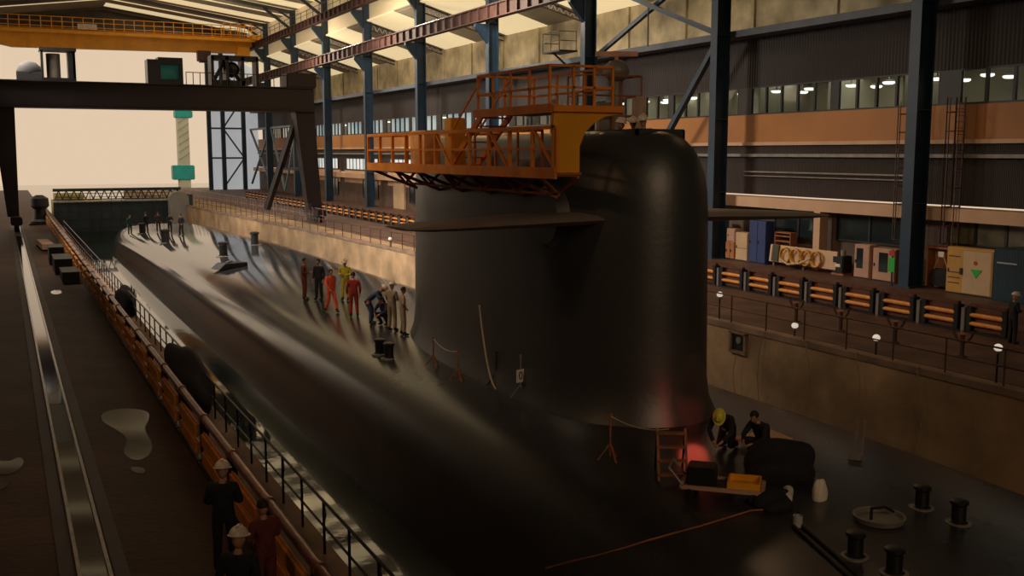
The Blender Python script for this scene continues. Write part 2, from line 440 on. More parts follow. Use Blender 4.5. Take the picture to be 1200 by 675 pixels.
def runway(z0, z1, x, label, y0):
    r = thing('crane_runway', label, 'crane runway', (x, 0, 0))
    m = MB(); m.lim(-.08, .08, y0, YE-1, z0+.08, z1-.08)
    m.build('web', M_runway, r)
    MB().lim(-.35, .35, y0, YE-1, z1-.08, z1).lim(-.35, .35, y0, YE-1, z0, z0+.08).build('flange', M_runway, r)
    s = MB(); y = y0+1
    while y < YE-2:
        s.lim(-.33, .33, y-.05, y+.05, z0+.08, z1-.08); y += 1.9
    s.build('stiffeners', M_runway, r)
    MB().lim(-.05, .05, y0, YE-1, z1, z1+.14).build('rail', M_rail, r)
    return r
runway(11.4, 12.6, 38.7, 'lower brown riveted crane runway girder crossing the blue columns', 30)
up = runway(16.7, 17.7, 38.2, 'upper brown crane runway girder carrying the orange overhead crane', 66)
m = MB()
y = 66
while y < YE-4:
    m.tube((-.4, y, 17.7), (-.4, y, 18.8), .04, 5); y += 3
m.tube((-.4, 66, 18.8), (-.4, YE-4, 18.8), .04, 5); m.tube((-.4, 66, 18.25), (-.4, YE-4, 18.25), .03, 5)
m.build('railing', M_runway, up)
# lattice trusses under the aisle roof
for i, y in enumerate(COLY[2:]):
    t = thing('roof_truss', 'pale lattice truss under the aisle roof, %s from the near end' % nth(i+1), 'truss', (0, y+.5, 0), 0, 'lattice trusses of the aisle roof')
    a, b = Vector((40.4, 0, 15.3)), Vector((49.9, 0, 12.5)); dn = Vector((0, 0, -.75))
    MB().bar(a, b, .12).build('top_chord', M_runway, t)
    MB().bar(a+dn, b+dn*.6, .12).build('bottom_chord', M_runway, t)
    wb = MB(); N = 14
    for k in range(N):
        u = a.lerp(b, k/N); v = (a+dn).lerp(b+dn*.6, (k+.5)/N); x = a.lerp(b, (k+1)/N)
        wb.bar(u, v, .07); wb.bar(v, x, .07)
    wb.build('lattice', M_lgrey, t)
# main roof trusses
for i, y in enumerate(COLY[5:]+[YE-1.0]):
    t = thing('roof_rafter', 'dark roof rafter crossing the main hall, %s from the near end' % nth(i+1), 'rafter', (0, y, 0), 0, 'rafters of the main roof')
    MB().bar((16.75, 0, 23.75), (40.5, 0, 20.4), .25, .5).bar((16.75, 0, 23.75), (-9, 0, 20.1), .25, .5).build('rafter_beam', M_roofdark, t)
    MB().bar((40.2, 0, 17.6), (35.6, 0, 20.9), .35, .35).bar((40.2, 0, 19.2), (37.6, 0, 20.7), .22, .22).build('knee_brace', M_blue, t)
def brace(pts, label, w=.28):
    o = MB(); o.bar((0, 0, 0), Vector(pts[1])-Vector(pts[0]), w, w)
    o = o.build('diagonal_brace', M_blue, None, loc=pts[0]); tag(o, label, 'brace', 'diagonal braces between the columns')
brace([(40.1, 52.2, 7.2), (40.1, 67.5, 12.6)], 'dark diagonal brace rising left from the column right of the sail')
brace([(40.55, 67.4, 7.2), (40.55, 52.3, 12.6)], 'dark diagonal brace rising right from the column behind the sail platform')
brace([(40.1, 52.2, 6.9), (40.1, 64.5, -6.4)], 'dark diagonal brace running down behind the sail in front of the lit windows', .34)
o = MB().tube((0, 0, 0), (0, 0, -2.7), .05, 6).build('hanger_rod', M_blue, None, loc=(40.1, 60.0, 9.9)); tag(o, 'thin vertical rod below the crossing of the braces', 'rod')
# end frame of blue steel right of the open end
et = thing('end_frame', 'blue steel lattice frame beside the open end of the hall', 'steel frame', (0, YE-1, 0))
for x in (33.2, 35.6, 39.2):
    m = MB().lim(x-.35, x+.35, -.3, .3, Q, 18.); m.build('post', M_blue, et)
m = MB()
for z in (-1., 4.2, 9.5): m.bar((33.2, 0, z), (39.2, 0, z), .3)
m.bar((35.6, 0, -6), (39.2, 0, -1), .25).bar((39.2, 0, -1), (35.6, 0, 4.2), .25).bar((35.6, 0, 4.2), (39.2, 0, 9.5), .25).bar((39.2, 0, 9.5), (35.6, 0, 15), .25)
m.build('bracing', M_blue_light, et)
et = thing('wall_bracing', 'pale blue diagonal bracing between the two farthest wall columns', 'bracing', (40.2, 0, 0))
m = MB().bar((0, 171, 4.), (0, 186, -5.5), .3).bar((0, 171, -5.5), (0, 186, 4.), .3).bar((0, 171, 4.), (0, 186, 4.), .3)
m.build('diagonal', mat('bracing_blue', (.22, .32, .42), .5), et)
m = MB().bar((0, 154, 4.), (0, 162, -6), .3).bar((0, 162, -6), (0, 170.5, 4.), .3).bar((0, 154, 4), (0, 170.5, 4), .3)
m.build('diagonal', mat('bracing_blue', (.22, .32, .42), .5), et)

# ---------------------------------------------------------------- overhead crane
oc = thing('overhead_crane', 'big orange overhead travelling crane spanning the hall near its open end', 'crane', (0, 172, 0))
g = MB(); g.prism([(-9, 17.2), (-9, 18.4), (37.7, 18.4), (37.7, 17.0), (35.5, 15.9), (2.5, 15.5), (-1, 16.2)], 'y', -.7, .7); g.build('main_girder', M_craneor, oc)
MB().lim(-9, 38.6, -.95, .95, 18.4, 18.5).build('top_flange', M_craneor, oc)
g = MB(); g.prism([(-9, 17.4), (-9, 18.4), (37.7, 18.4), (37.7, 17.2), (36, 16.4), (2.5, 16.2)], 'y', 3.4, 4.6); g.build('second_girder', M_craneor, oc)
MB().lim(-8, 38.2, -2.2, -.7, 17.9, 18.0).lim(-8, 38.2, -2.25, -2.15, 17.6, 18.1).build('walkway', M_craneor, oc)
r = MB()
for z in (18.6, 19.3, 20.0): r.tube((-8, -2.2, z), (38.2, -2.2, z), .06, 6)
r.build('handrail', M_craneor, oc)
x = -8
while x <= 38.3:
    MB().tube((x, -2.2, 17.9), (x, -2.2, 20.0), .07, 6).build('railing_post', M_craneor, oc); x += 1.45
r = MB()
for k in range(10): r.lim(1.0+k*1.55-8+6, 1.0+k*1.55-8+7.2, -.98, -.9, 18.65, 19.25)
r.build('cable_trays', M_runway, oc)
MB().lim(11.5, 14.2, -2.4, -2.3, 18.3, 19.1).build('plate', mat('plate_cream', (.7, .55, .4), .5), oc)
e = MB().lim(37.4, 39.0, -2.6, 5.6, 17.9, 18.7); e.build('end_carriage', M_craneor, oc, bevel=.08)
for y in (-1.8, 4.8): MB().tube((38.1, y, 18.18), (38.3, y, 18.18), .33, 16).build('wheel', M_black, oc)
for y in (-2.2, 5.0):
    r = MB()
    for k in range(5): r.tube((33+k*1.1, y, 18.4), (33+k*1.1, y, 20.4), .06, 6)
    r.tube((33, y, 20.4), (37.4, y, 20.4), .06, 6)
    r.build('end_railing', M_craneor, oc)
MB().lim(29, 31, -1.5, 0, 14.4, 16.0).lim(29.3, 30.7, -1.4, -.1, 14.2, 14.4).build('hoist_box', M_runway, oc, bevel=.05)
MB().lim(35.2, 37.2, -1.4, .6, 14.8, 16.9).build('operator_cab', M_craneor, oc, bevel=.06)

# ---------------------------------------------------------------- portal crane on the dock rails
pc = thing('portal_crane', 'dark portal crane straddling the dock in front of the open end', 'crane', (0, 97, 0))
MB().lim(-2, 26.8, -1.0, 1.0, 3.85, 5.9).build('beam', M_portal, pc, bevel=.05)
MB().lim(-2, 26.8, -1.25, 1.25, 5.9, 6.0).lim(-2, 26.8, -1.25, 1.25, 3.75, 3.85).build('flange', M_portal, pc)
l = MB(); l.prism([(-.5, 3.9), (1.3, 3.9), (1.15, Q+1.2), (.25, Q+1.2)], 'y', -.7, .7); l.build('leg', M_portal, pc)
l = MB(); l.loft([[(24.6, -1, 7.2), (26.6, -1, 7.2), (26.6, 1, 7.2), (24.6, 1, 7.2)], [(26.1, -.6, Q+1.2), (27.4, -.6, Q+1.2), (27.4, .6, Q+1.2), (26.1, .6, Q+1.2)]]); l.build('leg', M_portal, pc)
l = MB().bar((25.6, 0, 4.0), (23.4, 5, Q+1.0), .5, .5).bar((24.3, 3, -1.6), (26.5, 0, -1.6), .25); l.build('stay', M_portal, pc)
for x in (.9, 26.9):
    b = MB().lim(x-.45, x+.45, -2.6, 2.6, Q+.55, Q+1.25)
    b.build('bogie', M_portal, pc, bevel=.08)
    for y in (-2, -.8, .8, 2): MB().tube((x-.2, y, Q+.42), (x+.2, y, Q+.42), .42, 16).build('wheel', M_black, pc)
wn = MB().ball((2.6, 0, 6.7), .95, 1.1, .9, 1.0).lim(1.6, 3.6, -.8, .8, 6.0, 6.7); wn.build('winch_drum', M_blackcloth, pc, True)
c = MB()
for x in (3.6, 6.1):
    c.lim(x-.1, x+.1, -.9, .9, 6.0, 8.7)
c.lim(3.4, 6.3, -1, 1, 8.5, 8.75).lim(3.5, 6.2, -1, 1, 6.0, 6.25).lim(5.6, 6.2, -.9, .9, 6, 8.6)
c.build('machine_frame', M_black, pc)
MB().tube((4.5, 0, 6.2), (4.5, 0, 8.3), .55, 16).build('machine_drum', M_grey, pc, True)
c = MB().lim(12.0, 12.9, -.9, .9, 6.0, 8.1).lim(12.9, 15.0, -.9, .9, 6.0, 6.4).lim(12.9, 15.0, -.9, .9, 7.7, 8.3).lim(14.75, 15.0, -.9, .9, 6.4, 7.7).lim(12.9, 13.1, -.9, .9, 6.4, 7.7)
c.build('cab', M_black, pc)
MB().lim(13.1, 14.75, -.6, -.55, 6.4, 7.7).build('cab_window', mat('teal_glass', (.05, .32, .36), .2, 0, .2, 1.), pc)
c = MB()
for x in (17.6, 18.9, 20.3, 21.6):
    c.lim(x-.13, x+.13, -.8, .8, 6.0, 8.6)
c.lim(17.5, 21.7, -.8, .8, 8.3, 8.7).lim(17.5, 20.4, -.8, .8, 6.0, 6.5).bar((17.6, 0, 6.1), (18.9, 0, 8.4), .3).bar((18.9, 0, 8.4), (20.3, 0, 6.2), .3).ball((19.4, 0, 7.5), .75)
c.build('winch_frame', M_black, pc)
c = MB().lim(24.2, 27.0, -1.2, 1.2, 6.0, 7.3); c.build('drive_house', M_portal, pc, bevel=.08)
r = MB()
for k in range(16): r.tube((15.2+k*.6, -1.15, 6.0), (15.2+k*.6, -1.15, 7.05), .04, 5)
r.tube((15.2, -1.15, 7.05), (24.2, -1.15, 7.05), .04, 5)
r.build('railing', M_black, pc)

# ---------------------------------------------------------------- dock gate at the far end
GY = 134.5
dg = thing('dock_gate', 'dark steel dock gate closing the far end of the basin', 'dock gate', (0, GY, 0))
MB().lim(5.35, 18.4, -.7, .7, -14, -5.95).build('gate_panel', M_gate, dg)
r = MB()
for k in range(11): r.lim(5.6+k*1.2, 5.72+k*1.2, -.82, -.7, WL, -6.1)
for z in (-7.0, -8.0, -9.0): r.lim(5.4, 18.4, -.78, -.7, z-.05, z+.05)
r.build('stiffeners', M_gate, dg)
MB().lim(5.35, 18.4, -1.1, 1.1, -5.95, -5.82).build('walkway', M_lgrey, dg)
r = MB(); r.lim(5.4, 20.2, .5, 1.0, -4.7, -4.35); r.lim(5.4, 20.2, .6, .9, -5.75, -5.62)
for k in range(17): r.bar((5.6+k*.86, .75, -5.65), (6.03+k*.86, .75, -4.6), .12).bar((6.03+k*.86, .75, -4.6), (6.46+k*.86, .75, -5.65), .12)
r.build('lattice_girder', M_gate, dg)
for k in range(11): MB().tube((5.8+k*1.2, -1., -5.82), (5.8+k*1.2, -1., -4.9), .035, 5).build('railing_post', M_gate, dg)
MB().tube((5.5, -1., -4.9), (18.4, -1., -4.9), .04, 5).tube((5.5, -1., -5.35), (18.4, -1., -5.35), .035, 5).build('handrail', M_gate, dg)
prof = [(18.4, -13), (18.4, -5.4), (18.75, -4.95), (19.5, -4.78), (20.2, -4.95), (20.65, -5.5), (20.7, -6.8), (20.7, -13)]
ep = MB(); ep.prism(prof, 'y', GY-2.6, GY-.75)
ep = ep.build('gate_pier', mat('pier_grey', (.42, .43, .43), .7, 0, .12, .6)); tag(ep, 'pale grey pier with a rounded top at the right end of the dock gate', 'pier')
c = MB().lim(20.72, 21.1, GY-2.8, GY-.6, -13, -5.15).build('pier_fender', M_gate); tag(c, 'dark upright fender on the right side of the grey gate pier', 'fender')
# outside
ht = thing('harbour_tower', 'hazy pale green tower with a teal cabin outside the open end', 'tower', (0, 300, 0))
MB().lim(44.5, 47.5, -1.5, 1.5, -12, 12).build('shaft', M_palegreen, ht)
MB().lim(42.8, 48.6, -2, 2, -7.6, -3.6).build('cabin', M_teal, ht, bevel=.2)
MB().lim(44, 48.6, -2, 2, 9.5, 11.5).build('top_cabin', M_teal, ht, bevel=.2)
m = MB()
for k in range(6): m.bar((44.5, -1.6, -2+k*2), (47.5, -1.6, k*2), .2)
m.build('bracing', M_lgrey, ht)
yq = MB().lim(5.5, 11, GY+2, GY+10, -12, -6.0).lim(5.8, 9, GY+3, GY+10, -6.0, -5.2).build('outer_jetty', mat('jetty_yellow', (.6, .52, .16), .7, 0, .3, .4)); tag(yq, 'yellowish jetty just beyond the dock gate', 'jetty')  # yellow of the light on the jetty is put into its colour

# ---------------------------------------------------------------- submarine
X0=14.2; ZC=-12.5
PROF=[(0,-6.38),(.5,-6.38),(1,-6.39),(1.5,-6.40),(2,-6.43),(2.5,-6.47),(3,-6.53),(3.4,-6.59),(3.7,-6.65),(4.0,-6.74),(4.3,-6.88),(4.6,-7.1),(4.85,-7.42),(5.05,-7.82),(5.25,-8.35),(5.4,-8.93),(5.5,-9.5),(5.6,-10.5),(5.6,-12.5)]
def smst(a,b,t):
    t=min(1,max(0,(t-a)/(b-a))); return t*t*(3-2*t)
def szf(Y):
    s=1-.09*smst(70,104,Y)
    if Y<20: s=1-.07*smst(0,1,(20-Y)/16)
    if Y>106: s*=max(.02,math.sqrt(max(0,1-((Y-106)/9)**2)))
    return s
def sxf(Y):
    if Y>100: return max(.05,math.sqrt(max(0,1-((Y-100)/15.2)**2)))
    return 1
def deck(X,Y):
    if Y>=115: return -14
    a=abs(X-X0)/sxf(Y)
    for (x1,z1),(x2,z2) in zip(PROF,PROF[1:]):
        if x1<=a<x2: return ZC+(z1+(z2-z1)*(a-x1)/(x2-x1)-ZC)*szf(Y)
    return -14
def deck_z(x, y): return deck(x, y)
sub = thing('submarine', 'huge matt black submarine lying afloat in the dock, its sail amidships', 'submarine', (X0, 0, 0))
rings = []
ys = [-14]+[4*k for k in range(0, 26)]+[102, 104, 106, 107.5, 109, 110.5, 112, 113, 114, 114.6, 115]
for y in ys:
    ring = [(x*sxf(y), y, ZC+(z-ZC)*szf(y)) for x, z in PROF[::-1]] + [(-x*sxf(y), y, ZC+(z-ZC)*szf(y)) for x, z in PROF[1:]]
    rings.append([(a, b, c) for a, b, c in ring])
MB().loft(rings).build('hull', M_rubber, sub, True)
# sail
SX = -.4; SY0, SY1 = 22.5, 40.6
def sail_ring(z, inset, n=36):
    w = 2.35-inset; a = SY0+inset; b = SY1-inset; rn = 3.6-inset*.6; rf = 10.5-inset*.6
    pts = []
    for k in range(n//2+1):                       # near end, from +x round to -x
        t = PI*k/(n//2)
        e = 1.0
        cx = math.copysign(abs(math.cos(t))**e, math.cos(t)); 
        pts.append((SX+w*cx, a+rn-rn*abs(math.sin(t))**e, z))
    for k in range(n//2+1):
        t = PI*k/(n//2)
        cx = math.copysign(abs(math.cos(t))**.85, math.cos(t))
        pts.append((SX-w*cx, b-rf+rf*abs(math.sin(t))**.95, z))
    return pts
rr = [(-8.4, -.5), (-7.7, -.42), (-7.35, -.25), (-6.95, -.08), (-6.3, 0.)]
rr += [(z, .02+.015*(z+5)) for z in (-4.5, -3, -1.7)] + [(-1.1, .1), (-.6, .18), (-.2, .32), (.1, .5), (.33, .72), (.48, .95), (.57, 1.2), (.6, 1.45)]
SAIL_BEFORE = set(bpy.data.objects)
sb = MB().loft([sail_ring(z, i) for z, i in rr])
so = sb.build('sail', M_sail, sub, True)
# cockpit well cut into the top of the sail
ck = MB().lim(-1.0, .4, 23.9, 26.5, -1.1, 2).build('cut', M_sail, sub)
bo = so.modifiers.new('b', 'BOOLEAN'); bo.object = ck; bo.operation = 'DIFFERENCE'; bo.solver = 'EXACT'
bpy.context.view_layer.update()
dgp = bpy.context.evaluated_depsgraph_get()
nm = bpy.data.meshes.new_from_object(so.evaluated_get(dgp))
so.modifiers.clear(); so.data = nm
bpy.data.objects.remove(ck)
# coaming and upper hood of the sail
cm = MB()
for (x0, x1, y0, y1) in ((-1.12, -1.0, 23.8, 26.6), (.4, .52, 23.8, 26.6), (-1.12, .52, 23.8, 23.9), (-1.12, .52, 26.5, 26.62)): cm.lim(x0, x1, y0, y1, .3, .64)
cm.build('cockpit_coaming', M_sail, sub, bevel=.03)
# sail planes
def foil(sgn):
    rings = []
    for k in range(9):
        t = k/8
        x = -.4+sgn*(1.6+5.5*t); ch = 4.0*(1-t)+2.3*t; th = .50*(1-t)+.22*t; z = -1.82-.16*t
        if k == 8: ch *= .8; th *= .4
        yc = 25.75-.3*t
        ring = []
        for j in range(14):
            a = 2*PI*j/14
            ring.append((x, yc-ch/2*math.cos(a), z+th/2*math.sin(a)*(.75+.35*math.cos(a))))
        rings.append(ring)
    return MB().loft(rings)
for sgn in (-1, 1): foil(sgn).build('sail_plane', M_fin, sub, True)
for sgn in (-1, 1): MB().tube((-.4+sgn*1.9, 25.9, -1.82), (-.4+sgn*2.45, 25.9, -1.82), 1.15, 28, .8).build('plane_root', M_sail, sub, True)
# masts and radar on the sail
mast = MB().tube((.6, 27.6, .3), (.6, 27.6, 2.45), .16, 12)
MB().tube((.1, 29.3, .3), (.1, 29.3, 1.9), .12, 10).build('periscope', M_grey, sub, True); MB().tube((-.5, 29.6, .3), (-.5, 29.6, 1.7), .14, 10).build('snorkel_mast', M_grey, sub, True)
mast = mast.build('mast', M_grey, sub, True)
MB().ball((.6, 27.6, 2.5), .42, 1, 1, .85).build('radar_dome', M_grey, mast, True)
MB().box((.6, 27.6, 3.02), (1.3, .18, .15), -.45).tube((.6, 27.6, 2.8), (.6, 27.6, 3.02), .07, 8).build('radar_bar', mat('radar_pink', (.75, .40, .28), .5), mast)
MB().lim(.75, 1.15, 26.7, 26.95, .3, 1.7).build('bridge_screen', mat('screen_pale', (.55, .38, .30), .5), sub, bevel=.03)
MB().lim(-.35, .2, 27.0, 27.25, .4, 1.5).build('bridge_console', M_grey, sub, bevel=.03)
r = MB()
for x, y in ((-.95, 26.8), (-.95, 27.9), (1.0, 26.8), (1.0, 27.9), (0, 26.8)): r.tube((x, y, .3), (x, y, 2.3), .03, 6)
for z in (1.1, 1.7, 2.3):
    r.path([(-.95, 27.9, z), (-.95, 26.8, z), (1., 26.8, z), (1., 27.9, z)], .03, 6)
r.build('bridge_railing', M_rust, sub)
# grab irons / ladder on the sail side near its foot
r = MB()
for k in range(8): r.box((-2.62, 25.6, -6.1+k*.32), (.06, .42, .04))
r.build('ladder_rungs', M_black, sub)

SK = .865
for o in set(bpy.data.objects)-SAIL_BEFORE:
    o.data.transform(Matrix.Translation((-X0, 0, 0)) @ Matrix.Scale(SK, 4) @ Matrix.Translation((16.7, 0, 0)))
# ---------------------------------------------------------------- orange maintenance platform round the sail
mp = thing('maintenance_platform', 'bright orange railed maintenance platform hung along the left of the sail', 'platform', (0, 0, 0))
mp.scale = (SK, SK, SK)
PX0, PX1, PY0, PY1, PZ = 12.35, 13.85, 22.4, 37.0, -.5
MB().lim(PX0, PX1, PY0+2.6, PY1, PZ-.06, PZ).lim(PX0, 13.05, PY0, PY0+2.6, PZ-.06, PZ).build('walkway_deck', M_rust, mp)
MB().lim(PX0-.08, PX0, PY0, PY1, PZ-.16, PZ+.12).lim(PX1, PX1+.08, PY0+2.6, PY1, PZ-.16, PZ+.06).lim(PX0, PX1, PY1, PY1+.08, PZ-.16, PZ+.12).build('kick_plate', M_platform, mp)
y = PY0; k = 0
while y <= PY1+.01:
    MB().bar((PX0, y, PZ), (PX0, y, PZ+1.12), .09).build('railing_post', M_platform, mp)
    y += (PY1-PY0)/11
MB().bar((PX0, PY0, PZ+1.12), (PX0, PY1, PZ+1.12), .1).bar((PX0, PY0, PZ+.58), (PX0, PY1, PZ+.58), .06).bar((PX0, PY1, PZ+1.12), (PX1, PY1, PZ+1.12), .1).bar((PX1, PY1, PZ), (PX1, PY1, PZ+1.12), .08).build('handrail', M_platform, mp)
r = MB().bar((PX1, 26, PZ+1.12), (PX1, PY1, PZ+1.12), .07).bar((PX1, 26, PZ+.58), (PX1, PY1, PZ+.58), .05)
for k in range(8): r.bar((PX1, 26+k*1.55, PZ), (PX1, 26+k*1.55, PZ+1.12), .06)
r.build('inner_railing', M_platform, mp)
# diagonal panels of the outer railing
for k in (0, 2, 5):
    y = PY0+(PY1-PY0)/11*k
    MB().bar((PX0, y, PZ), (PX0, y+1.3, PZ+1.1), .07).build('diagonal_stay', M_platform, mp)
# upright boxes on the walkway
MB().lim(13.0, 13.5, 30.6, 31.2, PZ, PZ+1.6).build('control_cabinet', M_craneor, mp, bevel=.03)
MB().lim(13.1, 13.7, 33.2, 34.6, PZ, PZ+1.25).build('lamp_panel', mat('panel_glow', (.8, .42, .16), .5), mp, bevel=.03)  # plain upright box in a paler orange
# bracket plate shaped to the shoulder of the sail
pl = MB(); pl.prism([(12.3, PZ-.1), (13.05, PZ-.1), (13.05, .15), (13.2, .5), (13.5, .76), (13.8, .9), (14.25, .98), (14.25, 1.16), (12.3, 1.16)], 'y', 22.5, 22.62); pl.build('bracket_plate', M_craneor, mp)
MB().lim(12.25, 14.3, 22.4, 22.75, 1.0, 1.16).build('upper_beam', M_platform, mp)
MB().lim(12.3, 14.2, 22.7, 27.2, 1.05, 1.14).build('upper_deck', M_rust, mp)
MB().lim(12.24, 12.34, 22.5, 27.2, .98, 1.2).build('upper_kick_plate', M_platform, mp)
u = MB()
for (x, y) in [(12.35, 22.8), (12.35, 23.9), (12.35, 25), (12.35, 26.1), (12.35, 27.1), (13.0, 22.75), (13.6, 22.75), (14.15, 22.75), (14.15, 24.2), (14.15, 25.7), (13.2, 27.1), (14.15, 27.1)]:
    MB().bar((x, y, 1.1), (x, y, 2.15), .06).build('upper_post', M_platform, mp)
for z in (1.62, 2.15): u.bar((12.35, 22.8, z), (12.35, 27.1, z), .06).bar((12.35, 22.75, z), (14.15, 22.75, z), .06).bar((12.35, 27.1, z), (14.15, 27.1, z), .06).bar((14.15, 22.75, z), (14.15, 27.1, z), .06)
u.build('upper_handrail', M_platform, mp)
st = MB().bar((12.5, 29.6, PZ), (12.5, 27.1, 1.1), .07, .2).bar((13.4, 29.6, PZ), (13.4, 27.1, 1.1), .07, .2)
for k in range(7):
    t = (k+.5)/7; st.box((12.95, 29.6-2.5*t, PZ+1.6*t), (.9, .25, .04))
st.build('stair', M_platform, mp)
MB().bar((12.5, 29.6, PZ+1.0), (12.5, 27.1, 2.15), .05).bar((13.4, 29.6, PZ+1.0), (13.4, 27.1, 2.15), .05).build('stair_handrail', M_platform, mp)
# under-frame brackets
for k in range(1, 7):
    y = PY0+.6+k*2.3
    b = MB().bar((PX0+.05, y, PZ-.12), (14.1, y, PZ-.12), .12).bar((PX0+.1, y, PZ-.15), (14.2, y, PZ-.85), .1).bar((13.4, y, PZ-.15), (14.2, y, PZ-.85), .07)
    b.build('support_bracket', M_rust, mp)
b = MB()
for k in range(6):
    y = PY0+.6+k*2.3
    b.bar((13.3, y, PZ-.14), (13.3, y+1.15, PZ-.62), .07).bar((13.3, y+1.15, PZ-.62), (13.3, y+2.3, PZ-.14), .07)
b.bar((13.3, PY0+1.6, PZ-.62), (13.3, PY1-2, PZ-.62), .07)
b.build('underframe', M_rust, mp)

# ---------------------------------------------------------------- rails, puddles
rt = thing('crane_rail', 'shiny sunken pair of rails running along the left quay', 'rail', (.95, 0, Q))
MB().lim(-.25, -.19, YB+1, 186, .0, .07).build('rail_edge', M_rail, rt)
MB().lim(.19, .25, YB+1, 186, .0, .07).build('rail_edge', M_rail, rt)
MB().lim(-.19, .19, YB+1, 186, .0, .012).build('groove', M_black, rt)
MB().lim(-.5, -.28, YB+1, 186, 0, .025).lim(.28, .5, YB+1, 186, 0, .025).build('concrete_kerb', mat('kerb', (.04, .025, .018), .5, 0, .3, 1.), rt)
wt = MB()
for a, b in ((14, 25), (29, 90)): wt.lim(-.185, .185, a, b, .012, .016)
wt.build('groove_water', M_puddle, rt)
def puddle(pts, label):
    c = Vector((sum(x for x, y in pts)/len(pts), sum(y for x, y in pts)/len(pts)))
    # smooth the outline (two rounds of corner cutting)
    P = [Vector(q)-c for q in pts]
    for _ in range(3):
        N = []
        for a, b in zip(P, P[1:]+P[:1]): N += [a*.75+b*.25, a*.25+b*.75]
        P = N
    m = MB(); m.prism([(v.x, v.y) for v in P], 'z', 0.002, .008)
    o = m.build('puddle', M_puddle, None, loc=(c.x, c.y, Q)); tag(o, label, 'puddle', 'puddles on the left quay')
puddle([(1.95, 27.6), (2.5, 27.8), (3.05, 27.2), (2.95, 26.3), (2.7, 25.4), (2.75, 24.0), (2.55, 23.0), (2.2, 22.7), (2.02, 23.6), (2.3, 24.6), (2.1, 25.7), (1.85, 26.6)], 'largest puddle on the left quay, long and ragged, between rails and barrier')
puddle([(-.45, 24.2), (-.2, 23.9), (.0, 24.3), (.1, 23.7), (-.1, 23.0), (-.35, 22.9), (-.5, 23.4)], 'small puddle at the left edge of the quay, left of the rails')
puddle([(-.5, 22.6), (-.25, 22.7), (-.2, 22.1), (-.55, 21.8)], 'small puddle nearest the camera at the left edge')
puddle([(1.75, 53.5), (2.3, 53.9), (2.25, 52.2), (1.8, 52.)], 'small bright puddle farther up the quay beside the barrier')
puddle([(2.05, 22.4), (2.35, 22.2), (2.3, 21.7), (2.1, 21.9)], 'tiny puddle just below the largest puddle')

# ---------------------------------------------------------------- barriers
# left quay : brown tube above two padded boards, 3 m sections
lb0 = None; k = 0; y = 10.2
while y < 104:
    k += 1
    lb = 'brown railed orange-boarded barrier section, left quay, %s from near end' % nth(k)
    if lb0 is None:
        lb0 = thing('barrier_section', lb, 'barrier', (3.55, y, Q), 0, 'barrier sections along the left quay')
        MB().tube((0, 0, 1.0), (0, 2.86, 1.0), .085, 10).tube((0, 2.8, 1.0), (0, 2.9, 1.0), .11, 10).build('top_rail', mat('barrier_tube', (.30, .14, .09), .28, .6, .3, 3.), lb0, True)
        for z, t in ((.66, .34), (.27, .34)):
            b = MB().box((-.09, 1.35, z), (.11, 2.2, t)); b.build('board', M_board, lb0, True, bevel=.045)
        for yy in (.06, 2.7): MB().lim(-.05, .07, yy, yy+.12, 0, .96).build('post', M_black, lb0)
        MB().lim(-.16, .16, 0.02, 2.86, 0, .07).build('sill', M_black, lb0)
    else: dup(lb0, (3.55, y, Q), None, lb)
    y += 2.95
# right quay : black end frames with two orange bars, 2 m sections
rb0 = None; k = 0; y = 24.15
while y < 150:
    k += 1
    lb = 'black barrier section with orange bars, right quay, %s from near end' % nth(k)
    if rb0 is None:
        rb0 = thing('barrier_section', lb, 'barrier', (31.75, y, Q), 0, 'barrier sections along the right quay')
        for yy in (.12, 1.62): MB().lim(-.17, .17, yy, yy+.24, .06, 1.0).build('end_frame', M_black, rb0, bevel=.02)
        for z in (.36, .68): MB().tube((-.1, .3, z), (-.1, 1.68, z), .085, 10).build('bar', M_bar, rb0, True)
        MB().lim(-.1, .1, .2, 1.8, .96, 1.1).build('top_rail', M_railbrown, rb0, bevel=.03)
        MB().lim(-.2, .05, 1.9, 2.04, 0, .92).build('post', M_grey, rb0)
        MB().lim(-.2, .2, 0.0, 2.05, 0, .07).build('sill', M_black, rb0)
        MB().lim(.0, .06, .36, 1.62, .1, .9).build('back_panel', mat('barrier_back', (.14, .045, .02), .6, 0, .3, 3.), rb0)
    else: dup(rb0, (31.75, y, Q), None, lb)
    y += 2.08
# steel railings of the galleries
def railing_proto(name, label, loc, length, m, group, rz=0, posts=3, h=1.05):
    t = thing(name, label, 'railing', loc, rz, group)
    for i in range(posts):
        yy = length*i/posts
        MB().tube((0, yy, 0), (0, yy, h), .028, 6).build('post', m, t)
    MB().tube((0, 0, h), (0, length, h), .03, 6).build('top_rail', m, t)
    MB().tube((0, 0, h*.52), (0, length, h*.52), .024, 6).build('middle_rail', m, t)
    return t
r0 = None; k = 0; y = 12.0
while y < 108:
    k += 1
    lb = 'thin dark railing bay on the left gallery, %s from the near end' % nth(k)
    if r0 is None:
        r0 = railing_proto('steel_railing', lb, (5.12, y, G+.08), 3.2, M_dsteel, 'railing bays along the left gallery', 0, 2)
        MB().path([(0, 0, .55), (0, -.12, .8), (0, 0, 1.05)], .024, 6).build('end_loop', M_dsteel, r0)
    else: dup(r0, (5.12, y, G+.08), None, lb)
    y += 3.2
r0 = None; k = 0
pts = EDGE[:]
def edge_x(y):
    for (xa, ya), (xb, yb) in zip(EDGE, EDGE[1:]):
        if ya <= y <= yb: return xa+(xb-xa)*(y-ya)/(yb-ya)
y = 17.
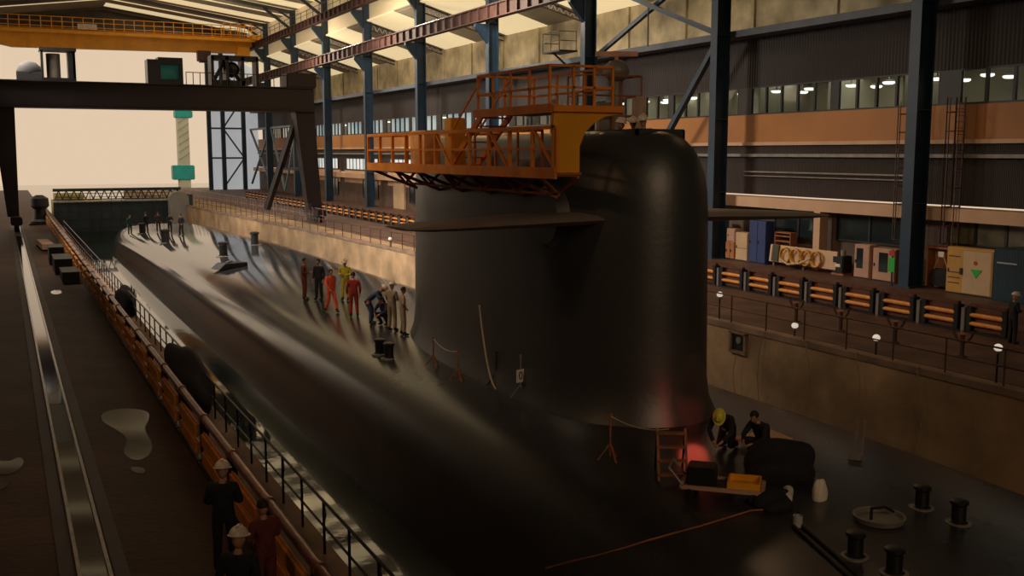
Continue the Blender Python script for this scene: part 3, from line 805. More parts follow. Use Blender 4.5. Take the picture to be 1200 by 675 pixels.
while y < 128:
    k += 1
    x1, x2 = edge_x(y)+.15, edge_x(y+4)+.15
    ang = -math.atan2(x2-x1, 4)*1
    lb = 'rusty railing bay atop the right dock wall, %s from near end' % nth(k)
    if r0 is None: r0 = railing_proto('steel_railing', lb, (x1, y, Q+.12), 4.0, M_rsteel, 'railing bays along the right gallery', ang, 2)
    else: dup(r0, (x1, y, Q+.12), ang, lb)
    y += 4
# second line of pale railings at the far right end
r0 = None; k = 0; y = 92.
while y < 156:
    k += 1
    lb = 'pale violet railing bay at the far right, %s from the portal leg' % nth(k)
    if r0 is None: r0 = railing_proto('steel_railing', lb, (26.6, y, Q), 4.0, mat('violet_steel', (.36, .28, .30), .4, .2, .2, 3.), 'pale railing bays at the far right', 0, 3, 1.35)
    else: dup(r0, (26.6-.05*(y-92), y, Q), None, lb)
    y += 4

# ---------------------------------------------------------------- items on the right quay
def cabinet(name, label, cat, x, y0, y1, z0, z1, m, doors=2, depth=.6, handle=True):
    """steel cabinet with doors facing the dock (-X); origin at its base"""
    t = thing(name, label, cat, (x, (y0+y1)/2, z0))
    W = abs(y1-y0); H = z1-z0
    MB().lim(0, depth, -W/2, W/2, 0, H).build('body', m, t, bevel=.02)
    for i in range(doors):
        a = -W/2+.03+i*(W-.06)/doors; b = a+(W-.06)/doors-.03
        d = MB().lim(-.035, .0, a, b, .08, H-.05).build('door', m, t, bevel=.008)
        if handle: MB().lim(-.07, -.035, b-.12, b-.06, H*.5-.08, H*.5+.08).build('handle', M_black, d)
    MB().lim(-.01, depth, -W/2+.03, W/2-.03, 0, .07).build('plinth', M_black, t)
    return t
cabinet('beige_cabinet', 'pale panel cabinet just right of the sail edge, leftmost on the right quay', 'cabinet', 40.75, 53.1, 53.85, Q, -4.5, M_beige, 1)
lk = cabinet('steel_locker', 'light blue locker with a white tag right of the sail', 'locker', 40.75, 52.25, 53.0, Q, -4.3, M_ltblue, 1)
MB().lim(-.06, -.035, -.2, .2, 1.25, 1.5).build('tag', M_white, lk)
t = cabinet('steel_cabinet', 'orange-brown cabinet under a pink box beside the light blue locker', 'cabinet', 40.3, 50.35, 51.25, Q, -5.5, M_browncab, 2)
t = thing('switch_box', 'pinkish square box resting on the orange-brown cabinet', 'box', (40.3, 50.75, -5.5)); MB().lim(0, .5, -.42, .42, 0, .82).build('case', M_pinkcab, t, bevel=.03); MB().lim(-.03, 0, -.36, .36, .06, .76).build('lid', M_pinkcab, t, bevel=.008); MB().lim(-.05, -.03, .2, .28, .35, .45).build('latch', M_black, t)
t = cabinet('steel_cabinet', 'tall beige cabinet left of the dark blue cabinet', 'cabinet', 40.25, 49.05, 50.2, Q, -4.85, M_beige, 1); MB().lim(-.06, -.03, -.5, .5, .78, .82).build('door_split', M_browncab, t)
t = cabinet('steel_cabinet', 'tall dark blue cabinet in front of the dark glazing', 'cabinet', 40.25, 47.4, 48.95, Q, -4.05, M_bluedoor, 2)
t = thing('storage_rack', 'small brown rack with three shelves right of the dark blue cabinet', 'rack', (40.7, 46.5, Q))
for yy in (-.65, .65): MB().lim(0, .5, yy-.03, yy+.03, 0, 1.95).build('upright', M_rust, t)
for z in (1.1, 1.4, 1.7, 1.9): MB().lim(0, .5, -.65, .65, z, z+.07).build('shelf', M_rust, t)
t = thing('hose_board', 'cream board hung with coils of yellow hose behind the right barrier', 'hose rack', (40.2, 44.4, Q), 0)
MB().box((.15, 0, .75), (.08, 5.4, 1.0), 0, 0, .12).build('board', M_cream, t)
MB().box((.05, 2.15, .78), (.06, .55, .95), 0, 0, .12).build('dark_panel', mat('dark_green', (.04, .045, .02), .6), t)
for yy in (-2.4, 0, 2.5): MB().lim(.22, .3, yy-.05, yy+.05, 0, 1.25).build('leg', M_grey, t)
for j, yy in enumerate((1.2, .35, -.5, -1.3)):
    c = MB()
    for q in range(3):
        c.path([(-.0-.05*q, yy+(.34+.03*q)*math.cos(a), .72+.42*math.sin(a)) for a in [2*PI*i/18 for i in range(19)]], .05, 6)
    c.build('hose_coil', M_hose, t, True)
MB().path([(-.1, 1.6, .5), (-.2, .8, .25), (-.2, -.2, .4), (-.15, -1.0, .75)], .06, 6).build('hose_end', M_rope, t, True)
t = thing('pump_unit', 'dark pump unit with pale plate right of the hose board', 'machine', (40.3, 41.6, Q))
MB().lim(0, .7, -.4, .4, .1, 1.05).build('casing', M_black, t, bevel=.05); MB().lim(-.03, 0, -.22, .15, .45, .62).build('plate', M_white, t)
MB().tube((.3, -.1, 1.05), (.3, -.1, 1.35), .14, 12).build('motor', M_grey, t, True); MB().lim(0, .7, -.45, .45, 0, .1).build('skid', M_rust, t)
t = cabinet('control_cabinet', 'pinkish control cabinet with dark window, left of its twin', 'cabinet', 40.3, 39.3, 40.4, Q, -4.8, M_pinkcab, 1); MB().lim(-.05, -.034, -.1, .35, .55, 1.6).build('window', M_darkglass, t)
t = cabinet('control_cabinet', 'pinkish control cabinet with dark window next to the near column', 'cabinet', 40.3, 37.6, 39.1, Q, -4.9, M_pinkcab, 1); MB().lim(-.05, -.034, -.3, .3, .5, 1.5).build('window', M_darkglass, t)
t = thing('extinguisher_sign', 'small green and red sign board on the near blue column', 'sign', (39.4, 37.0, -6.2))
MB().lim(0, .05, -.2, .2, .3, 1.0).build('green_panel', M_green, t); MB().lim(0, .05, -.18, .18, 1.1, 1.35).build('red_panel', M_red, t); MB().lim(.05, .09, -.05, .05, -.4, 1.4).build('bracket', M_black, t)
t = thing('booth', 'brown open booth between the near column and the ochre cabinet', 'booth', (40.6, 34.9, Q))
MB().lim(.5, .58, -1., 1., 0, 1.95).build('back_panel', M_browncab, t)
for yy in (-.72, .98): MB().lim(0, .58, yy-.04, yy+.04, 0, 1.95).build('side_panel', M_browncab, t)
MB().lim(-.05, .6, -.78, 1.02, 1.95, 2.05).build('roof', M_rust, t)
t = thing('canvas_bag', 'black canvas bag with pale tag hanging in the brown booth', 'bag', (40.55, 35.0, -6.45))
MB().loft([[(-.1, -.55, 0), (.3, -.55, 0), (.3, .55, 0), (-.1, .55, 0)], [(-.12, -.52, .6), (.3, -.52, .6), (.3, .52, .6), (-.12, .52, .6)], [(0, -.45, .85), (.25, -.45, .85), (.25, .45, .85), (0, .45, .85)]]).build('sack', M_blackcloth, t, bevel=.04)
MB().bar((.05, -.42, .8), (.05, -.1, 1.5), .05).bar((.05, .42, .8), (.05, .1, 1.5), .05).build('strap', M_pinkcab, t)
MB().lim(-.02, .04, -.17, .17, 1.42, 1.68).build('tag', M_white, t)
t = cabinet('steel_cabinet', 'ochre two-door cabinet with green triangle mark at the right', 'cabinet', 39.9, 31.5, 34.1, Q, -4.4, M_ochrecab, 1)
MB().lim(-.05, -.03, -1.2, .35, .1, 2.1).build('right_door', M_beige, t, bevel=.01)
tr = MB().prism([(-.1, 1.25), (-.72, 1.25), (-.41, .85)], 'x', -.075, -.05); tr.build('green_triangle', M_green, t)
MB().tube((-.075, -.35, 1.55), (-.05, -.35, 1.55), .09, 14).build('red_mark', M_red, t)
for z in (.5, .75, 1.0, 1.75): MB().lim(-.05, -.03, .5, 1.15, z, z+.05).build('vent_slot', M_railbrown, t)
MB().lim(-.1, -.05, .34, .48, .95, 1.25).build('lock', M_black, t)
t = thing('shipping_container', 'dark blue steel container at the right edge of the picture', 'container', (39.6, 29.6, Q))
MB().lim(0, 2.2, -1.7, 1.7, 0, 2.35).build('shell', mat('container_blue', (.012, .045, .075), .5, 0, .2, 1., 0, 1, .5, ('Y', 5., .6)), t, bevel=.03)
MB().lim(-.04, 0, .5, 1.5, 1.7, 1.76).build('locking_bar', M_lgrey, t)
# bulkhead lamps along the dock edge
bl = None
for k, (x, y, h, lb) in enumerate([(24.95, 27.7, .42, 'round white lamp on the right dock edge nearest its middle'),
        (24.95, 23.9, .6, 'round white lamp on a post, second from the right end of the railing'),
        (24.95, 19.4, 1.05, 'round white lamp at the right end of the dock edge railing'),
        (24.95, 32.0, 1.0, 'round white lamp on the dock edge close to the sail'),
        (24.1, 59.6, .6, 'round white lamp on the far dock edge left of the sail'), (23.8, 67, .6, 'round white lamp on the far dock edge beyond the coverall men')]):
    if bl is None:
        bl = thing('edge_lamp', lb, 'lamp', (x, y, Q), 0, 'lamps along the right dock edge')
        MB().tube((0, 0, 0), (0, 0, .42), .03, 8).build('stem', M_black, bl); MB().ball((0, 0, .5), .125, 1, 1, .9).build('globe', M_bulk, bl, True); MB().tube((0, 0, .34), (0, 0, .41), .085, 10).build('collar', M_grey, bl)
    else:
        dup(bl, (x, y, Q+h-.42), None, lb)
        s_ = MB().tube((0, 0, 0), (0, 0, max(.03, h-.42)), .03, 8).lathe([(.09, 0), (.09, .02), (.03, .03)], seg=10).build('lamp_stand', M_black, None, loc=(x, y, Q)); tag(s_, 'black stand under the ' + lb.replace('round white ', '').replace(' of the railing',''), 'stand', 'stands of the dock edge lamps')
# recessed box in the dock wall
t = thing('wall_box', 'dark square recessed box in the right dock wall beside the sail', 'box', (24.6, 30.3, -7.45))
f = MB()
for (y0, y1, z0, z1) in ((-.48, -.37, 0, .7), (.37, .48, 0, .7), (-.48, .48, -.09, .02), (-.48, .48, .66, .75)): f.lim(-.12, .0, y0, y1, z0, z1)
f.build('frame', M_ledge, t); MB().lim(-.03, .0, -.37, .37, .02, .66).build('recess', M_black, t); MB().tube((-.1, -.05, .42), (-.03, -.05, .42), .13, 14).build('fitting', M_grey, t)
# hoses hanging down the dock wall
hoses = [(30.2, -7.5, -9.2, 'grey hose hanging down the dock wall under the recessed box'), (28.8, Q+.12, -9.45, 'pale hose hanging down the dock wall right of the recessed box'),
         (26.6, Q+.12, -9.4, 'pale hose hanging in a long curve below the hose board'), (24.3, Q+.12, -8.8, 'thin hose hanging down the middle of the right dock wall'), (21.8, Q+.12, -9.4, 'dim hose hanging at the right of the dock wall')]
for y, z0, z1, lb in hoses:
    pts = [(.0, 0, 0.02), (-.14, 0, .03)]+[(-.17, .2*math.sin(k/8*PI)*(1 if y > 27 else -1.6), (z1-z0)*k/8) for k in range(1, 9)]
    o = MB().path(pts  , .016, 6).build('hanging_hose', M_hosedim, None, True, loc=(24.6, y, z0)); tag(o, lb, 'hose', 'hoses hanging down the dock wall')
# pipe risers and valve stands on the quay between railing and barrier
for k, y in enumerate((30.6, 28.2, 25.6, 22.8)):
    t = thing('hydrant', 'dark pipe hydrant on the right quay behind the railing, %s from the sail' % nth(k+1), 'hydrant', (27.6, y, Q), 0, 'pipe hydrants on the right quay')
    MB().tube((0, 0, 0), (0, 0, .75), .07, 10).tube((0, 0, 0), (0, 0, .06), .16, 12).build('riser', M_rsteel, t, True)
    for s_ in (-1, 1): MB().path([(0, 0, .5), (0, s_*.2, .55), (0, s_*.35, .75), (0, s_*.38, .9)], .045, 8).build('branch_pipe', M_rsteel, t, True)
    MB().lathe([(.14, .75), (.14, .79), (.03, .8)], seg=14).build('hand_wheel', M_rust, t, True)
# ladders and balcony near the columns
def cage_ladder(x, y, z0, z1, label, m=M_rsteel):
    t = thing('cage_ladder', label, 'ladder', (x, y, z0)); H = z1-z0
    for yy in (-.25, .25): MB().lim(-.03, .03, yy-.03, yy+.03, 0, H).build('stile', m, t)
    r = MB(); z = .25
    while z < H: r.tube((0, -.25, z), (0, .25, z), .018, 5); z += .3
    r.build('rungs', m, t)
    c = MB(); z = 2.2
    while z < H:
        c.path([(-.03, -.3, z), (-.5, -.35, z), (-.72, 0, z), (-.5, .35, z), (-.03, .3, z)], .022, 5); z += .9
    for yy in (-.35, 0, .35): c.lim(-.74 if yy == 0 else -.52, -.70 if yy == 0 else -.48, yy-.02, yy+.02, 2.2, H)
    if H > 3: c.build('cage', m, t)
    return t
cage_ladder(41.2, 37.9, Q, 2.5, 'thin brown caged ladder left of the near blue column')
cage_ladder(41.2, 34.9, Q, 2.6, 'thin brown caged ladder right of the near blue column')
cage_ladder(40.9, 69.2, Q, 10.5, 'dark caged ladder beneath the small balcony', M_black)
b = thing('balcony', 'small dark railed balcony on the column above the sail platform', 'balcony', (39.6, 71.0, 7.75))
MB().lim(-1.1, .5, -1.4, 1.4, -.12, 0).build('floor_plate', M_black, b)
MB().bar((-.9, 0, -.1), (.4, 0, -1.1), .12).build('strut', M_black, b)
for x, y in ((-1.05, -1.35), (-1.05, 0), (-1.05, 1.35), (.4, -1.35), (.4, 1.35)): MB().tube((x, y, 0), (x, y, 1.4), .03, 6).build('post', M_black, b)
r = MB()
for z in (.7, 1.4): r.path([(.4, -1.35, z), (-1.05, -1.35, z), (-1.05, 1.35, z), (.4, 1.35, z)], .028, 6)
r.build('handrail', M_black, b)
b = MB().tube((0, -7, 0), (0, 7, 0), .06, 8).tube((0, -7, -.25), (0, 7, -.25), .04, 8).build('wall_pipe', M_grey, None, loc=(41.8, 44.5, -1.2)); tag(b, 'thin double pipe along the dark shutter wall', 'pipe')

# clutter beside the left barrier and along its gallery
def crate(name, label, cat, loc, size, m, rz=0):
    t = thing(name, label, cat, loc, rz); x, y, z = size
    MB().box((0, 0, z/2), size).build('body', m, t, bevel=.03)
    MB().box((0, 0, z+.03), (x*1.05, y*1.05, .06)).build('lid', m, t, bevel=.015)
    for s in (-1, 1): MB().box((s*x*.3, -y/2-.02, z*.5), (.07, .04, z*.9)).build('batten', m, t)
    return t
crate('tool_chest', 'long black tool chest beside the left barrier up the quay', 'chest', (2.75, 62, Q), (.9, 3.2, .8), M_black)
crate('tool_chest', 'second black chest behind the long tool chest', 'chest', (2.65, 67, Q), (.8, 2.4, 1.0), M_black)
crate('tool_chest', 'low black chest nearest the bright small puddle', 'chest', (2.85, 57.2, Q), (.8, 2.6, .55), M_black)
t = thing('plank_stack', 'pale stack of planks on the quay near the portal leg', 'planks', (2.4, 78, Q), .05)
for k in range(3): MB().box((.02*k, 0, .16+.12*k), (.75, 5.2-.3*k, .1)).build('plank', M_cream, t)
for yy in (-1.8, 1.8): MB().box((0, yy, .055), (.8, .12, .11)).build('bearer', M_black, t)
# black tarpaulin bundle over the left railing
def heap(name, label, loc, size, m, rz=0, seed=1, cat='tarpaulin'):
    rnd = random.Random(seed); b = MB(); b.ball((0, 0, 0), 1, 1, 1, 1, 4)
    offs = [(rnd.uniform(0, 6), rnd.uniform(0, 6), rnd.uniform(2.5, 5)) for _ in range(5)]
    for v in b.bm.verts:
        d = v.co.copy(); k = 1
        for a, c, f in offs: k += .07*math.sin(f*d.x+a)*math.cos(f*d.y+c+d.z*2)
        v.co = Vector((d.x*size[0]/2*k, d.y*size[1]/2*k, (max(d.z, -.45)+.45)/1.45*size[2]*k))
    o = b.build(name, m, None, True, loc=loc); o.rotation_euler = (0, 0, rz); tag(o, label, cat); return o
heap('tarpaulin_bundle', 'large black tarpaulin bundle heaped over the left gallery railing', (5.0, 33.6, G+.08), (.85, 7.6, 1.42), M_blackcloth, 0, 3)
heap('tarpaulin_bundle', 'small black bundle by the left railing farther up the dock', (5.0, 52, G+.08), (.8, 4., 1.2), M_blackcloth, 0, 5)
# far left quay machine beside the portal leg
t = thing('capstan', 'dark rounded capstan beside the left portal leg', 'capstan', (3.0, 104, Q))
MB().lathe([(.9, 0), (.9, .3), (.6, .5), (.5, 1.4), (.8, 1.7), (.75, 2.4), (.3, 2.7)], seg=20).build('drum', M_black, t, True); MB().lim(-1, 1, -1, 1, 0, .15).build('base', M_black, t)

# ---------------------------------------------------------------- deck fittings
def on_deck(x, y, dz=0): return (x, y, deck(x, y)+dz)
def bollard(x, y, label, s=1):
    t = thing('bollard', label, 'bollard', on_deck(x, y, -.03), 0, 'bollards on the submarine deck')
    MB().lathe([(.20*s, 0), (.20*s, .05), (.15*s, .08), (.15*s, .42*s), (.19*s, .46*s), (.19*s, .52*s), (.12*s, .55*s)], seg=18).build('post', M_black, t, True)
    MB().lathe([(.27*s, 0), (.27*s, .045), (.2*s, .05)], seg=18).build('base_ring', M_grey, t, True)
bollard(10.82, 31.64, 'black bollard on the deck, left of a pair before the sail')
bollard(10.85, 30.81, 'black bollard on the deck, right of a pair before the sail')
bollard(14.99, 13.07, 'black bollard at the right deck edge, farther of that pair', .85)
bollard(15.02, 12.27, 'black bollard at the right deck edge, nearer of that pair', .85)
bollard(12.3, 12.02, 'black bollard with pale ring at the bottom of the picture, farther of that pair', .85)
bollard(12.4, 11.28, 'black bollard with pale ring at the bottom edge of the picture', .85)
bollard(10.75, 80.25, 'black bollard on the far bright deck left of centre', 1.9)
bollard(10.75, 94.5, 'black bollard on the far deck beside the leftmost far man', 1.7)
bollard(12.15, 65.13, 'black bollard standing on the bright far deck near the dock wall', 1.7)
bollard(15.6, 72., 'black bollard by the right edge of the far deck', 1.7)
t = thing('deck_sled', 'low dark wedge-shaped cover on the bright deck beyond the men', 'cover', on_deck(11.3, 59, -.02), .3)
MB().prism([(-.9, 0), (.9, 0), (.9, .32), (-.5, .32)], 'y', -.5, .5).build('cover_body', M_black, t, bevel=.03)
MB().tube((-.2, 0, .32), (.2, 0, .42), .05, 8).build('cover_grip', M_grey, t)
def stanchion(x, y, label, h=1.0, sign=False, m=M_rust):
    t = thing('stanchion', label, 'stanchion', on_deck(x, y), 0, 'stanchions on the submarine deck')
    MB().tube((0, 0, .1), (0, 0, h), .022, 8).build('pole', m, t)
    for k in range(3):
        a = 2*PI*k/3+.5
        MB().tube((0, 0, .38), (.26*math.cos(a), .26*math.sin(a), .012-.0), .018, 6).build('foot', m, t)
    MB().tube((0, 0, h-.03), (0, 0, h+.03), .035, 8).build('cap', m, t)
    return t
stanchion(11.48, 28.56, 'rusty rope stanchion on the deck left of the sail, nearer the tan men', .9)
stanchion(11.39, 26.45, 'rusty rope stanchion with wide feet left of the sign post', .9)
stanchion(11.3, 18.08, 'rusty tripod stanchion on the deck in front of the sail end', 1.0)
stanchion(12.0, 25.2, 'dark stanchion standing close against the sail foot', .95, m=M_black)
t = stanchion(11.95, 23.6, 'pale stanchion carrying a small white sign beside the sail foot', 1.15, m=M_grey)
t['group'] = 'stanchions on the submarine deck'
sg = MB().box((-.03, -.04, .62), (.26, .03, .34), .3).build('sign_plate', M_white, t)
cu = bpy.data.curves.new('sign_digit', 'FONT'); cu.body = '0'; cu.size = .3; cu.extrude = .004; cu.align_x = 'CENTER'; cu.align_y = 'CENTER'
fo = bpy.data.objects.new('tmp', cu); COL.objects.link(fo); bpy.context.view_layer.update()
me = bpy.data.meshes.new_from_object(fo.evaluated_get(bpy.context.evaluated_depsgraph_get())); bpy.data.objects.remove(fo)
me.materials.clear(); me.materials.append(M_black)
do = bpy.data.objects.new('sign_digit', me); COL.objects.link(do); do.parent = sg
do.rotation_euler = (PI/2, 0, .3); do.location = (-.03+.02*math.sin(.3), -.04-.02, .62)
sg.data.materials[0] = M_white
# rope between stanchions
def rope(a, b, sag, label, m=M_rope, r=.012, name='rope'):
    a = Vector(a); b = Vector(b)
    pts = [a.lerp(b, k/10)+Vector((0, 0, -sag*4*(k/10)*(1-k/10)))-a for k in range(11)]
    o = MB().path(pts, r, 6).build(name, m, None, True, loc=a); tag(o, label, 'rope')
rope(on_deck(11.48, 28.56, .88), on_deck(11.39, 26.45, .88), .15, 'thin rope slung between the two rusty stanchions left of the sail')
rope(on_deck(11.3, 18.08, .98), on_deck(11.9, 16.8, .9), .12, 'thin rope from the tripod stanchion to the small step ladder')
rope((11.95, 26.2, -4.3), on_deck(11.7, 24.6, .1), .5, 'pale rope trailing down the foot of the sail', M_rope, .025)
# small step ladder
t = thing('step_ladder', 'small rusty step ladder on the deck near the weld glow', 'ladder', on_deck(11.78, 16.5), -.5)
for x in (-.28, .28): MB().bar((x, -.25, 0), (x, .25, .95), .05).build('stile', M_rust, t)
for x in (-.28, .28): MB().bar((x, .55, 0), (x, .25, .95), .04).build('back_leg', M_black, t)
for k in range(4): MB().box((0, -.2+.13*k, .12+.25*k), (.56, .12, .04)).build('tread', M_rust, t)
# trolley
t = thing('trolley', 'flat trolley with black bin and yellow tray on the deck', 'trolley', on_deck(12.05, 15.2, .0), -.75)
MB().bar((-.75, -.35, .22), (.75, -.35, .22), .07).bar((-.75, .35, .22), (.75, .35, .22), .07).bar((-.75, -.35, .22), (-.75, .35, .22), .07).bar((.75, -.35, .22), (.75, .35, .22), .07).build('frame', M_pinkcab, t)
MB().box((0, 0, .2), (1.42, .64, .03)).build('deck_plate', M_black, t)
for x in (-.6, .6):
    for y in (-.36, .36): MB().tube((x, y-.03, .1), (x, y+.03, .1), .1, 14).build('wheel', M_black, t)
MB().box((-.4, 0, .4), (.55, .5, .36)).build('bin', M_black, t, bevel=.03)
b = MB()
for (c, s_) in (((.4, 0, .24), (.6, .56, .03)), ((.11, 0, .3), (.03, .56, .14)), ((.69, 0, .3), (.03, .56, .14)), ((.4, -.27, .3), (.6, .03, .14)), ((.4, .27, .3), (.6, .03, .14))): b.box(c, s_)
b.build('tray', mat('tray_yellow', (.85, .38, .02), .5, 0, .15, 3.), t)
MB().path([(-.72, -.3, .22), (-1.0, -.3, .55), (-1.0, .3, .55), (-.72, .3, .22)], .025, 6).build('push_handle', M_grey, t)
# other deck clutter
o = MB().box((0, 0, .12), (1.2, .7, .04), .2, .12).box((0, 0, .05), (.9, .08, .1), .2).build('plywood_sheet', M_cream, None, loc=on_deck(14.8, 17.3)); tag(o, 'pale plywood sheet lying beyond the kneeling man', 'board')
heap('tarpaulin_bundle', 'black tarpaulin heap on the deck right of the kneeling man', on_deck(13.8, 15.6, -.1), (1.7, 1.3, .75), M_blackcloth, .3, 9)
heap('tarpaulin_bundle', 'low black tarpaulin heap near the trolley', on_deck(12.6, 14.4, -.08), (.9, .7, .35), M_blackcloth, .7, 12)
heap('cloth_bag', 'small white cloth bag standing on the dark deck', on_deck(13.52, 14.17, -.04), (.3, .26, .42), M_white, 0, 15, 'bag')
t = thing('drip_tray', 'shallow tray with a pale rim lying on the near deck', 'tray', on_deck(13.77, 12.93), .3)
MB().lathe([(.42, 0), (.46, .1), (.43, .1), (.40, .02)], seg=24).build('pan', M_grey, t, True); MB().path([(-.3, 0, .1), (-.1, .1, .22), (.2, 0, .2), (.35, -.1, .1)], .03, 6).build('hose_bit', M_black, t)
t = thing('paint_can', 'small pale can on the deck right of the trolley', 'can', on_deck(12.3, 13.4)); MB().lathe([(.085, 0), (.085, .2), (.078, .2), (.078, .17)], seg=16).build('shell', M_lgrey, t, True); MB().path([(-.085, 0, .17), (0, 0, .28), (.085, 0, .17)], .006, 5).build('handle', M_black, t)
t = thing('gas_bottle', 'short grey bottle lying on the deck beside the black heap', 'bottle', on_deck(12.99, 14.45, .1), .8); MB().tube((-.3, 0, 0), (.22, 0, 0), .1, 14).tube((.22, 0, 0), (.32, 0, 0), .1, 14, .04).build('cylinder', M_white, t, True); MB().tube((.32, 0, 0), (.38, 0, 0), .03, 8).build('valve', M_rust, t)
o = MB().path([on_deck(9.07+.0, 16.81, .02)]+[on_deck(x, y, .02) for x, y in ((9.24, 16.1), (9.43, 15.49), (9.7, 15.0), (10.02, 14.71), (10.4, 14.5), (10.9, 14.37), (11.45, 14.33), (12.02, 14.33), (12.3, 14.2))], .018, 6).build('cable', M_rust, None, True); tag(o, 'thin rusty cable running along the dark near deck to the heap', 'cable')
for j, lb in ((0, 'black hose running to the bottom edge of the picture, left of two'), (1, 'black hose running to the bottom edge of the picture, right of two')):
    o = MB().path([on_deck(12.2-.09*k+.16*j, 13.4-.33*k, .03) for k in range(10)], .035, 6).build('hose', M_black, None, True); tag(o, lb, 'hose')
t = MB().bar((0, 0, .05), (1.0, .9, .5), .05).bar((.12, -.1, .05), (1.12, .8, .5), .05).box((0, -.05, .06), (.3, .25, .1), .7).build('pole_pair', M_grey, None, loc=on_deck(16.0, 15.8)); tag(t, 'pair of pale poles leaning at the right deck edge', 'poles')

# ---------------------------------------------------------------- people
def skin_mesh(name, V, Eg, R, m, root=0, sub=2):
    me = bpy.data.meshes.new(name); me.from_pydata([tuple(v) for v in V], Eg, []); me.update()
    o = bpy.data.objects.new('tmp', me); COL.objects.link(o)
    md = o.modifiers.new('s', 'SKIN'); md.use_smooth_shade = True
    if not me.skin_vertices: raise RuntimeError('no skin layer')
    for i, r in enumerate(R):
        sv = me.skin_vertices[0].data[i]; sv.radius = r if isinstance(r, tuple) else (r, r); sv.use_root = (i == root)
    s = o.modifiers.new('u', 'SUBSURF'); s.levels = sub; s.render_levels = sub
    bpy.context.view_layer.update()
    out = bpy.data.meshes.new_from_object(o.evaluated_get(bpy.context.evaluated_depsgraph_get()))
    bpy.data.objects.remove(o); bpy.data.meshes.remove(me)
    out.name = name; out.materials.clear(); out.materials.append(m)
    return out
# poses in metres, facing -Y; L is +X
STAND = dict(pel=(0, 0, .95), ch=(0, -.01, 1.30), nk=(0, 0, 1.47), hd=(0, -.03, 1.62), hL=(.1, 0, .90), kL=(.11, -.02, .50), aL=(.12, .02, .09), hR=(-.1, 0, .90), kR=(-.12, -.03, .50), aR=(-.14, .0, .09),
             sL=(.19, 0, 1.41), eL=(.26, .03, 1.14), wL=(.25, -.06, .90), sR=(-.19, 0, 1.41), eR=(-.26, .03, 1.14), wR=(-.25, -.06, .90))
def pose(**k): d = dict(STAND); d.update(k); return d
WALK = pose(kL=(.10, -.18, .52), aL=(.10, -.28, .12), kR=(-.1, .02, .5), aR=(-.1, .26, .13), eL=(.25, .12, 1.16), wL=(.23, .12, .92), eR=(-.25, -.08, 1.15), wR=(-.2, -.24, .98))
ARMS = pose(eL=(.27, -.02, 1.15), wL=(.07, -.25, 1.13), eR=(-.27, -.02, 1.15), wR=(-.07, -.25, 1.18))
WIDE = pose(kL=(.16, -.03, .5), aL=(.2, .02, .09), kR=(-.17, -.03, .5), aR=(-.22, 0, .09), eL=(.34, .04, 1.18), wL=(.22, -.1, 1.0), eR=(-.34, .04, 1.18), wR=(-.22, -.1, 1.0))
BEND = pose(pel=(0, .12, .9), ch=(0, -.2, 1.14), nk=(0, -.34, 1.24), hd=(0, -.46, 1.33), hL=(.1, .12, .86), hR=(-.1, .12, .86), kL=(.11, -.06, .48), kR=(-.12, -.02, .48), sL=(.19, -.28, 1.2), sR=(-.19, -.28, 1.2), eL=(.26, -.38, .95), wL=(.16, -.52, .78), eR=(-.26, -.38, .95), wR=(-.14, -.52, .8))
CROUCH = pose(pel=(0, .1, .36), ch=(0, -.08, .68), nk=(0, -.16, .83), hd=(0, -.25, .96), hL=(.11, .08, .34), hR=(-.11, .08, .34), kL=(.2, -.32, .5), aL=(.15, -.05, .09), kR=(-.2, -.30, .48), aR=(-.16, -.02, .09), sL=(.19, -.13, .79), sR=(-.19, -.13, .79), eL=(.27, -.28, .56), wL=(.12, -.48, .46), eR=(-.27, -.28, .56), wR=(-.1, -.48, .48))
KNEEL = pose(pel=(0, .18, .5), ch=(0, -.14, .72), nk=(0, -.3, .80), hd=(0, -.43, .84), hL=(.1, .18, .46), hR=(-.1, .18, .46), kL=(.13, -.06, .09), aL=(.13, .34, .1), kR=(-.13, -.04, .09), aR=(-.13, .36, .1), sL=(.19, -.24, .76), sR=(-.19, -.24, .76), eL=(.25, -.42, .5), wL=(.1, -.6, .33), eR=(-.25, -.40, .5), wR=(-.08, -.6, .3))
PCACHE = {}
